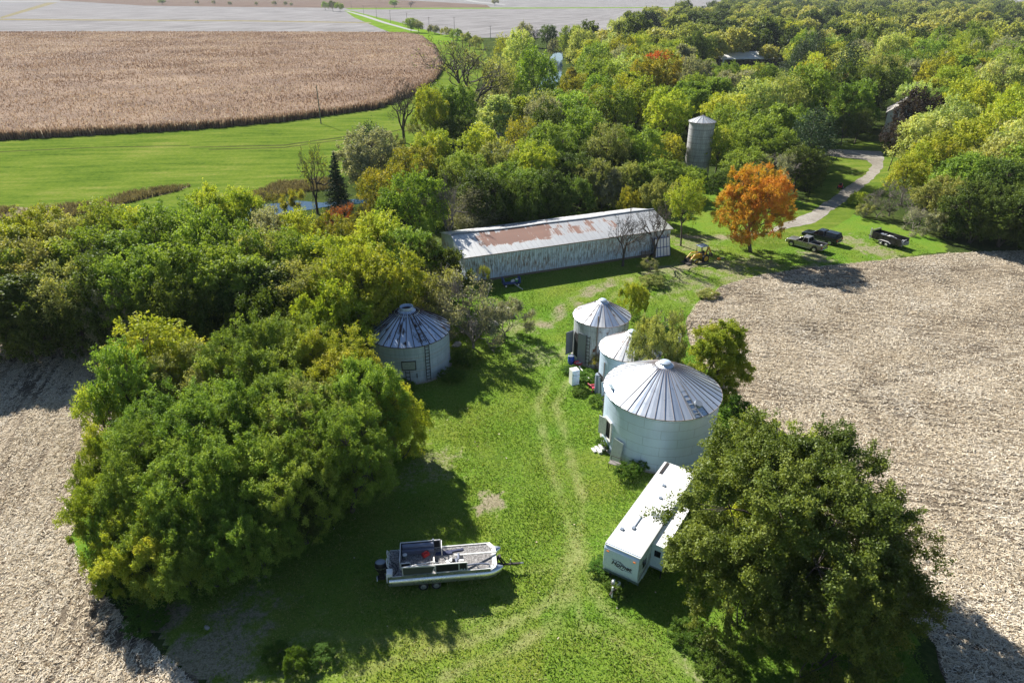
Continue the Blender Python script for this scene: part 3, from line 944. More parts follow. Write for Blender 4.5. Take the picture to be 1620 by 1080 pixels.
def make_tree_mesh(seed, R=4.5, H=9.0, shape='broad', leaf=.32, count=12000, trunk_r=.22):
    """returns (wood verts, faces), (leaf verts, faces, tint)"""
    rs = np.random.default_rng(seed)
    base = {'broad': .14, 'upright': .10, 'bush': .03, 'sparse': .30, 'willow': .10, 'low': .04}[shape] * H
    hz_ = (H - base) / 2
    zc = base + hz_
    stems = 1 if shape in ('broad', 'sparse', 'low') else int(rs.integers(3, 6))
    nl = {'broad': 13, 'upright': 13, 'bush': 9, 'sparse': 15, 'willow': 11, 'low': 15}[shape]
    # lobes: boughs of the crown
    L = []
    g = 2.39996
    for i in range(nl):
        u = -.55 + 1.45 * (i + .5) / nl
        th = g * i + rs.uniform(-.5, .5)
        s = math.sqrt(max(0, 1 - min(1, abs(u)) ** 2))
        rr = rs.uniform(.50, .72)
        if shape == 'upright':
            prof = (1.05 - .55 * (u + .55) / 1.45)
        elif shape == 'bush':
            prof = 1.0
        else:
            prof = 1.0
        L.append((R * rr * s * math.cos(th) * prof, R * rr * s * math.sin(th) * prof, zc + hz_ * u * rs.uniform(.62, .86)))
    L = np.array(L)
    lr = R * rs.uniform(.34, .56, nl) * (.85 if shape == 'upright' else 1)
    if shape == 'sparse':
        lr *= .72
    cpl = max(5, int({'broad': 23, 'upright': 22, 'bush': 22, 'sparse': 16, 'willow': 26, 'low': 22}[shape]))
    paths = []
    off = rs.normal(0, .25 * R * (stems > 1), (stems, 2)) * .35
    forks = []
    for s_ in range(stems):
        p0 = np.array([off[s_, 0], off[s_, 1], -.15])
        lean = rs.normal(0, .10 * R, 2) if stems == 1 else off[s_] * 2.2
        p1 = np.array([p0[0] + lean[0], p0[1] + lean[1], base + (H - base) * (.38 if shape != 'bush' else .3)])
        tr = trunk_r * (1 if stems == 1 else .6)
        pt = bez(p0, p1, np.array([0, 0, 0]) + rs.normal(0, .08 * R, 3) * np.array([1, 1, 0]), 6)
        paths.append((pt, np.linspace(tr * 1.25, tr * .6, 6)))
        forks.append((pt, tr))
    P_c, P_d, P_t = [], [], []
    lt = rs.random(nl)
    for i in range(nl):
        pt, tr = forks[i % stems]
        a = pt[min(5, 2 + int(3.9 * np.clip((L[i, 2] - base) / (H - base), 0, 1)))]
        path = bez(a, L[i], np.array([0, 0, .12 * R]) + rs.normal(0, .08 * R, 3), 6)
        paths.append((path, np.linspace(tr * .55, tr * .16, 6)))
        # clumps over the bough
        d = unit(rs.normal(size=(cpl, 3)) + np.array([0, 0, .45]) + .5 * unit(L[i] - np.array([0, 0, zc])))
        rad = lr[i] * (.55 + .5 * rs.random((cpl, 1)))
        c = L[i] + d * rad * np.array([1, 1, .8])
        for j in range(0, cpl, 3 if leaf > .25 else 2):
            paths.append((bez(path[4 if j % 2 else 5], c[j], rs.normal(0, .05 * R, 3), 4), np.linspace(tr * .14, tr * .04, 4)))
        P_c.append(c)
        P_d.append(d)
        P_t.append(lt[i] * .35 + .45 * rs.random(cpl))
    C = np.concatenate(P_c)
    D = np.concatenate(P_d)
    T = np.concatenate(P_t)
    # sprigs on every clump
    spn = 6
    nc = len(C)
    Sd = unit(np.repeat(D, spn, 0) * .8 + rs.normal(0, .75, (nc * spn, 3)) + np.array([0, 0, .25 if shape != 'willow' else -.5]))
    Sc = np.repeat(C, spn, 0)
    Sl = np.repeat(rs.uniform(.08, .24, nc), spn)[:, None] * R * rs.uniform(.6, 1.3, (nc * spn, 1))
    Stt = np.repeat(T, spn)
    k = max(2, count // (nc * spn))
    tt = rs.random((nc * spn * k, 1)) ** .8
    dd = np.repeat(Sd, k, 0)
    pos = np.repeat(Sc, k, 0) + dd * np.repeat(Sl, k, 0) * tt + rs.normal(0, .022 * R + leaf * .30, (nc * spn * k, 3)) * (1.15 - .6 * tt)
    pos[:, 2] = np.maximum(pos[:, 2], .05)
    nr = rs.normal(0, 1, pos.shape) + dd * .35 + np.array([0, 0, .75])
    sz = leaf * rs.uniform(.65, 1.3, len(pos))
    v, f = leaf_quads(rs, pos, nr, sz)
    tint = np.clip(np.repeat(Stt, k) + .35 * rs.random(len(pos)) - .05, 0, 1)
    wv, wf = tubes_np(paths, 6 if leaf < .25 else 4)
    return (wv, wf), (v, f, tint)


def make_fir_mesh(seed, R=2.0, H=10, leaf=.28, count=9000, shape='fir'):
    rs = np.random.default_rng(seed)
    paths = [(np.array([[0, 0, -.1], [0, 0, H * .5], [0, 0, H]]), np.array([.2, .12, .02]))]
    nb = 110 if shape == 'fir' else 60
    cs, ds, tn = [], [], []
    for i in range(nb):
        u = (i + .5) / nb
        z = H * (.05 + .93 * u) if shape == 'fir' else H * (.18 + .80 * u)
        r = R * ((1 - u) ** .85 + .04) * rs.uniform(.72, 1.12) if shape == 'fir' else R * (1 - u ** 2.2 + .08) * rs.uniform(.5, 1.15)
        a = i * 2.39996 + rs.uniform(-.3, .3)
        dr = np.array([math.cos(a), math.sin(a), -.22 if shape == 'fir' else .12])
        tip = np.array([0, 0, z]) + dr * r
        paths.append((bez(np.array([0, 0, z]), tip, np.array([0, 0, .06 * r]), 4), np.array([.05, .04, .025, .01]) * (1.4 if shape != 'fir' else 1)))
        k = max(4, int(count * (r / R) / nb * 1.9))
        t = rs.random((k, 1)) ** .6
        wid = .26 * r * (1.1 - t * .6)
        if shape != 'fir':
            t = .3 + .7 * t
            wid = .20 * R
        p = np.array([0, 0, z]) + dr * r * t + rs.normal(0, 1, (k, 3)) * wid * np.array([1, 1, .45])
        cs.append(p)
        ds.append(np.tile(dr, (k, 1)))
        tn.append(np.clip(rs.random() * .45 + rs.random(k) * .5, 0, 1))
    p = np.concatenate(cs)
    d = np.concatenate(ds)
    v, f = leaf_quads(rs, p, rs.normal(0, .8, p.shape) + np.array([0, 0, .8]), leaf * rs.uniform(.6, 1.3, len(p)), .38)
    return tubes_np(paths, 5), (v, f, np.concatenate(tn))


def make_bare_mesh(seed, R=4.5, H=9, trunk_r=.25, depth=5, leaf=.0, count=0, spread=.6, first=.22, rmin=.015):
    """bare or nearly bare tree: forking limbs down to twigs, leaves only at some tips"""
    rs = np.random.default_rng(seed)
    paths, tips = [], []

    def grow(p, d, ln, r, lev):
        q = p + d * ln
        mid_ = (p + q) / 2 + rs.normal(0, .09 * ln, 3)
        pts = bez(p, q, (mid_ - (p + q) / 2) * 2, 4)
        paths.append((pts, np.maximum(np.linspace(r, r * .66, 4), rmin)))
        if lev == 0:
            tips.append((q, d))
            return
        k = int(rs.integers(2, 4)) if lev > 1 else int(rs.integers(3, 6))
        for j in range(k):
            nd = unit(d + rs.normal(0, spread, 3) + np.array([0, 0, .16]))
            t = rs.uniform(.55, 1.0) if j else 1.0
            src = pts[3] if j == 0 else pts[2 if t < .8 else 3]
            grow(src, nd, ln * rs.uniform(.62, .86), r * (.70 if j == 0 else .55), lev - 1)
    k0 = int(rs.integers(4, 6))
    paths.append((np.array([[0, 0, -.2], [0, 0, H * first * .5], [0, 0, H * first]]), np.array([trunk_r * 1.3, trunk_r, trunk_r * .9])))
    ln0 = (H * (1 - first)) * .33
    for j in range(k0):
        a = j * 2 * math.pi / k0 + rs.uniform(-.4, .4)
        tilt = rs.uniform(.35, .85) * R / (H * .5)
        grow(np.array([0, 0, H * first * rs.uniform(.75, 1.0)]), unit(np.array([math.cos(a) * tilt, math.sin(a) * tilt, 1.0])), ln0 * rs.uniform(.8, 1.2), trunk_r * .6, depth)
    w = tubes_np(paths, 4)
    if not count:
        return w, None
    tp = np.array([t[0] for t in tips])
    td = np.array([t[1] for t in tips])
    sel = rs.integers(0, len(tp), count)
    cl = vnoise(tp[:, 0] * .6, tp[:, 1] * .6 + tp[:, 2] * .4, seed)
    sel = sel[cl[sel] > .42]
    p = tp[sel] - td[sel] * rs.uniform(0, .8, (len(sel), 1)) + rs.normal(0, .22, (len(sel), 3))
    v, f = leaf_quads(rs, p, rs.normal(0, 1, p.shape) + np.array([0, 0, .6]), leaf * rs.uniform(.6, 1.3, len(p)))
    return w, (v, f, np.clip(cl[sel] * .5 + rs.random(len(p)) * .5, 0, 1))


PROTO = {}       # (shape, lod, variant) -> raw arrays and nominal size
LOD = {'vfar': dict(R=6.0, H=13, leaf=1.0, count=1700), 'huge': dict(R=7.0, H=12, leaf=.165, count=190000), 'near': dict(R=5.0, H=10, leaf=.16, count=80000), 'mid': dict(R=4.5, H=9.5, leaf=.25, count=24000), 'far': dict(R=5.5, H=12, leaf=.42, count=10500)}
NVAR = {'broad': 4, 'upright': 2, 'bush': 3, 'sparse': 2, 'willow': 2, 'fir': 1, 'pine': 2, 'bare': 3, 'twiggy': 3, 'low': 1}
MESH = {}


def tree_meshes(shape, lod, var, kind, barkm):
    k = (shape, lod, var)
    if k not in PROTO:
        q = LOD[lod]
        sd = 100 + 17 * var + {'vfar': 2, 'huge': 3, 'near': 0, 'mid': 5, 'far': 11}[lod] + sum(map(ord, shape))
        if shape in ('fir', 'pine'):
            if shape == 'fir':
                r = make_fir_mesh(sd, 2.3, 10, q['leaf'] * .9, int(q['count'] * .75), 'fir')
                nom = (2.3, 10)
            else:
                r = make_fir_mesh(sd, q['R'], q['H'] * 1.25, q['leaf'], int(q['count'] * .75), 'pine')
                nom = (q['R'], q['H'] * 1.25)
        elif shape == 'bare':
            r = make_bare_mesh(sd, 6, 13, .50, 6, .24, 0 if var == 2 else 3500, .55)
            nom = (6, 13)
        elif shape == 'twiggy':
            r = make_bare_mesh(sd, 4.2, 7, .15, 5, .19, (0, 13000, 24000)[var], .62, .10, .024)
            nom = (4.2, 7)
        elif shape == 'bush':
            r = make_tree_mesh(sd, q['R'], q['R'] * 1.35, 'bush', q['leaf'], int(q['count'] * .8), .10)
            nom = (q['R'], q['R'] * 1.35)
        elif shape == 'sparse':
            r = make_tree_mesh(sd, q['R'], q['H'], 'sparse', q['leaf'], int(q['count'] * .38), .17)
            nom = (q['R'], q['H'])
        elif shape == 'upright':
            r = make_tree_mesh(sd, q['R'] * .8, q['H'] * 1.1, 'upright', q['leaf'], q['count'], .20)
            nom = (q['R'] * .8, q['H'] * 1.1)
        else:
            r = make_tree_mesh(sd, q['R'], q['H'], shape, q['leaf'], q['count'])
            nom = (q['R'], q['H'])
        if shape in ('bare', 'twiggy'):
            wv = r[0][0]
            nom = (float(np.percentile(np.hypot(wv[:, 0], wv[:, 1]), 96)), float(wv[:, 2].max()))
        PROTO[k] = (r, nom)
    (w, l), nom = PROTO[k]
    kk = k + (kind, barkm.name)
    if kk not in MESH:
        wm = mesh_np('trunk', w[0], w[1], barkm, link=False, smooth=True)
        lm = None
        if l is not None:
            lm = mesh_np('crown', l[0], l[1], FOL[kind], l[2], link=False)
        MESH[kk] = (wm, lm)
    return MESH[kk], nom


TREES = []
CW = {'mid': 'mid green', 'dark': 'dark green', 'yel': 'yellow-green', 'pale': 'pale green', 'olive': 'olive green', 'gold': 'golden', 'orange': 'orange tinted',
      'grey': 'greyish green', 'purple': 'dark purple-brown', 'fir': 'blackish green', 'pine': 'dark bluish green', 'near': 'glossy green', 'maple': 'orange and yellow', 'weed': 'fresh green'}
SW = {'broad': 'round-crowned tree', 'upright': 'upright tree', 'bush': 'bushy shrub', 'sparse': 'thin-leaved tree', 'willow': 'drooping willow', 'fir': 'narrow fir', 'pine': 'tall pine', 'bare': 'nearly bare tree', 'twiggy': 'twiggy shrub', 'low': 'low-branched tree'}
NAME = {'broad': 'tree', 'upright': 'tree', 'bush': 'bush', 'sparse': 'tree', 'willow': 'willow_tree', 'fir': 'fir_tree', 'pine': 'pine_tree', 'bare': 'bare_tree', 'twiggy': 'bush', 'low': 'tree'}


def tree(x, y, h, R, kind, shape, zone, label=None, rz=None, barkm=None, name=None, lod=None):
    d = math.hypot(x, y)
    lod = lod or ('near' if d < 56 else 'mid' if d < 135 else 'far')
    var = random.randrange(NVAR[shape])
    if shape in ('bare',) and kind == 'bare':
        var = 2
    if shape == 'twiggy' and kind == 'bare':
        var = 0
    elif shape == 'twiggy':
        var = random.choice((1, 2))
    fk = 'grey' if kind == 'bare' else kind
    (wm, lm), nom = tree_meshes(shape, lod, var, fk, barkm or (BARKG if shape == 'twiggy' else BARK))
    o = bpy.data.objects.new(name or NAME[shape], None)
    COL.objects.link(o)
    o.location = (x, y, 0)
    o.rotation_euler = (0, 0, rz if rz is not None else random.uniform(0, 6.283))
    s = R / nom[0]
    e_ = random.uniform(.90, 1.12)
    o.scale = (s * e_, s / e_, h / nom[1])
    t = bpy.data.objects.new('stems' if shape in ('bush', 'twiggy') else 'trunk', wm)
    COL.objects.link(t)
    t.parent = o
    if lm:
        c_ = bpy.data.objects.new('crown', lm)
        COL.objects.link(c_)
        c_.parent = o
    o['category'] = 'shrub' if shape in ('bush', 'twiggy') else 'tree'
    TREES.append(dict(o=o, x=x, y=y, h=h, R=R, kind=kind, shape=shape, zone=zone, label=label))
    return o


def top(px, py, h, R, kind, shape='broad', zone='', label=None, **kw):
    """tree whose crown top is seen at (px, py) in the photograph and stands h metres high"""
    X, Y, _ = P(px, py, h * .97)
    return tree(X, Y, h, R, kind, shape, zone, label, **kw)


# --- big elm-like tree over the camper, and the low growth at its foot
tree(16.9, 31.8, 10.4, 6.9, 'near', 'broad', 'near', 'huge glossy green tree at right overhanging the white camper', rz=.6, lod='huge')
tree(19.7, 30.2, 8.0, 4.2, 'near', 'broad', 'near', 'dark green lower tree at right bottom edge on the stubble', rz=2.2)
tree(14.0, 29.0, 6.2, 3.5, 'near', 'bush', 'near', 'greyish green bush beside the camper below the huge tree', rz=1.2)
tree(17.6, 26.8, 7.2, 4.4, 'near', 'bush', 'near', 'shaded bush at the bottom edge beneath the huge right tree', rz=4.2)
tree(18.2, 37.8, 7.6, 3.4, 'yel', 'broad', 'near', 'bright green tree top behind the camper and right of the largest bin', rz=3.2)

# --- clump left of the pontoon boat
CL = 'clump'
for a in [(238, 522, 9.3, 4.2, 'yel'), (185, 560, 9, 3.2, 'mid'), (300, 562, 8.3, 4.0, 'olive'), (385, 534, 9.8, 4.2, 'mid'), (450, 526, 9.8, 4.2, 'mid'), (520, 544, 9.3, 4.0, 'yel'), (565, 589, 9.0, 3.6, 'mid'),
          (330, 624, 9.3, 4.0, 'mid'), (255, 644, 8.3, 3.8, 'mid'), (420, 619, 9.3, 4.2, 'mid'), (490, 624, 8.8, 3.8, 'olive'), (300, 709, 8.3, 3.8, 'mid'), (385, 704, 8.3, 3.8, 'mid'), (460, 719, 8.0, 3.2, 'mid'), (535, 655, 9, 3.4, 'mid'), (215, 704, 8.0, 3.2, 'mid')]:
    top(*a, random.choice(('low', 'low', 'broad')) if a[4] != 'olive' else 'sparse', CL)
top(170, 776, 5.8, 2.8, 'yel', 'bush', CL, 'yellow-green shrub at the stubble edge, leftmost of the front clump')
top(235, 779, 5.8, 2.7, 'mid', 'bush', CL)
top(610, 629, 6.0, 2.9, 'yel', 'bush', CL, 'yellow-green shrub just below the dark-roofed grain bin')
top(575, 659, 5.0, 2.3, 'olive', 'bush', CL)
top(520, 759, 3.5, 1.8, 'dark', 'bush', CL, 'small dark shrub at the shaded edge above the pontoon boat')
top(150, 614, 6.5, 2.2, 'yel', 'sparse', CL, 'thin yellow-green sapling reaching over the left stubble')

for a in [(185, 812, 5.0, 2.5, 'mid'), (215, 838, 5.2, 2.9, 'yel'), (275, 832, 5.5, 3.0, 'mid'), (335, 822, 5.5, 3.0, 'mid'), (395, 800, 5.5, 2.9, 'mid'), (450, 775, 5.2, 2.7, 'dark'), (300, 770, 7.0, 3.2, 'mid'), (490, 720, 5.0, 2.4, 'mid'), (545, 715, 4.2, 2.0, 'mid'), (590, 690, 4.0, 1.9, 'olive'), (175, 690, 6.0, 2.4, 'yel'), (165, 745, 5.0, 2.2, 'mid')]:
    top(*a, 'bush', CL)

# --- shelterbelt along the creek, left
for row, lst in (('belt_back', [(5, 352, 9.5, 4.2, 'yel'), (58, 338, 9.5, 4.2, 'yel'), (112, 344, 9.5, 4, 'olive'), (160, 332, 10, 4.2, 'yel'), (212, 336, 10, 4.2, 'yel'), (262, 332, 10.5, 4.2, 'mid'), (322, 308, 10.5, 3.6, 'yel'), (376, 304, 10.5, 3.6, 'yel'),
                               (424, 342, 9.5, 3.8, 'grey'), (470, 345, 9.5, 3.8, 'yel'), (520, 352, 9, 3.6, 'gold'), (-45, 350, 9.5, 4.2, 'mid'), (560, 345, 8, 3.2, 'gold')]),
                 ('belt_mid', [(22, 388, 10, 4.4, 'olive'), (78, 380, 10, 4.2, 'yel'), (138, 374, 10, 4.2, 'mid'), (196, 362, 10.5, 4.4, 'mid'), (250, 350, 11.5, 4.6, 'mid'), (308, 346, 12, 4.6, 'mid'), (362, 366, 11, 4.4, 'mid'), (412, 375, 10, 4.2, 'olive'),
                              (456, 380, 10, 4, 'mid'), (506, 384, 10, 4, 'yel'), (-40, 395, 10, 4.4, 'mid'), (560, 395, 9.5, 3.8, 'yel')]),
                 ('belt_front', [(28, 436, 9.5, 4.2, 'dark'), (90, 428, 9.5, 4.2, 'olive'), (148, 418, 10, 4.2, 'dark'), (205, 404, 11, 4.4, 'mid'), (258, 402, 11, 4.4, 'mid'), (318, 396, 11.5, 4.6, 'mid'), (376, 402, 11, 4.4, 'mid'), (430, 420, 10, 4.2, 'dark'),
                                (482, 424, 10, 4, 'olive'), (536, 412, 10.5, 4.2, 'yel'), (584, 432, 9.5, 3.6, 'yel'), (-40, 440, 9.5, 4.2, 'dark')]),
                 ('belt_edge', [(12, 478, 6.5, 3.6, 'dark'), (66, 474, 7, 3.6, 'dark'), (122, 468, 7, 3.6, 'dark'), (176, 462, 7.5, 3.6, 'grey'), (232, 452, 8.5, 3.8, 'dark'), (290, 458, 8.5, 3.8, 'dark'), (345, 462, 8, 3.6, 'dark'), (400, 470, 8, 3.6, 'dark'),
                               (452, 478, 7.5, 3.4, 'dark'), (505, 470, 8.5, 3.6, 'yel'), (560, 480, 7, 3.0, 'olive'), (205, 500, 4.5, 2.4, 'grey')])):
    for a in lst:
        top(*a, 'bush' if row == 'belt_edge' else random.choice(('broad', 'low', 'upright')) if a[4] != 'olive' else 'sparse', row)

# --- round the bins
tree(18.2, 52.9, 9.6, 3.3, 'yel', 'upright', 'bins', 'yellow and green leafy tree right behind the largest grain bin', lod='near')
tree(13.0, 54.4, 7.8, 2.7, 'olive', 'bush', 'bins', 'thin olive shrub standing over the middle grain bin')
tree(15.6, 61.5, 6.2, 2.6, 'olive', 'twiggy', 'bins', 'thin olive shrub left of the yellow tree behind the bins')
top(1003, 452, 4.2, 1.7, 'yel', 'bush', 'bins', 'pale yellow sapling on the grass beyond the back grain bin')
tree(-4.2, 65.6, 8.2, 4.4, 'grey', 'twiggy', 'bins', 'half bare grey shrub right of the dark-roofed grain bin')
tree(-9.2, 69.5, 7.4, 4.2, 'olive', 'twiggy', 'bins', 'olive twiggy shrub behind the dark-roofed grain bin')
tree(-0.8, 68.6, 4.6, 3.0, 'grey', 'twiggy', 'bins', 'low grey shrub by the rubble heap')
tree(-13.6, 66.5, 10.5, 4.2, 'yel', 'broad', 'bins', 'bright yellow-green tree leaning over the dark-roofed grain bin')
tree(-16.5, 61.5, 8.0, 3.2, 'yel', 'broad', 'bins', 'yellow-green tree at the left wall of the dark-roofed bin')
tree(9.0, 60.4, 2.2, 1.2, 'gold', 'twiggy', 'bins', 'low brown weeds growing between the two smaller bins', name='weed_clump')
tree(-22.5, 73.5, 9.5, 4.2, 'mid', 'broad', 'belt_front')

# --- round the long shed
top(705, 272, 12.5, 3.8, 'bare', 'bare', 'shed', 'grey bare tree at the left end of the long shed', barkm=BARKG)
top(1152, 103, 11, 5, 'mid', 'broad', 'wood')
top(1186, 106, 10, 5, 'yel', 'broad', 'wood')
top(1214, 103, 11, 5, 'mid', 'broad', 'wood')
top(738, 300, 8, 3.2, 'olive', 'twiggy', 'shed', 'grey twiggy bush at the left gable of the long shed')
top(650, 285, 11.5, 4.4, 'mid', 'broad', 'shed', 'bright green tree left of the bare grey tree by the shed')
top(600, 345, 10, 4.2, 'yel', 'broad', 'shed', 'yellow-green tree between the fir and the long shed')
top(640, 370, 9, 4.0, 'mid', 'broad', 'shed')
top(690, 400, 7, 3.6, 'dark', 'bush', 'shed', 'dark bush pressed against the left end of the long shed')
top(660, 430, 6, 3.4, 'olive', 'twiggy', 'shed')
tree(15.6, 90.2, 8.4, 3.2, 'gold', 'bare', 'shed', 'nearly bare sapling with yellow leaves in front of the long shed')
tree(20.4, 92.4, 9.6, 3.6, 'bare', 'bare', 'shed', 'bare brown tree by the right end of the long shed', barkm=BARK)
tree(25.6, 98.6, 10.0, 3.4, 'yel', 'sparse', 'shed', 'yellow-green tree beyond the right gable of the long shed')
tree(19.2, 88.2, 1.7, 1.7, 'olive', 'twiggy', 'shed', 'low brown shrub in the shade near the right end of the shed')
tree(-3.6, 82.4, 3.6, 1.1, 'yel', 'twiggy', 'shed', 'thin sapling with few yellow leaves at the left of the shed wall')
top(1000, 306, 5, 2.0, 'gold', 'bush', 'shed', 'small golden shrub peeping over the long shed roof')
top(1045, 290, 7, 3.2, 'olive', 'bush', 'shed')

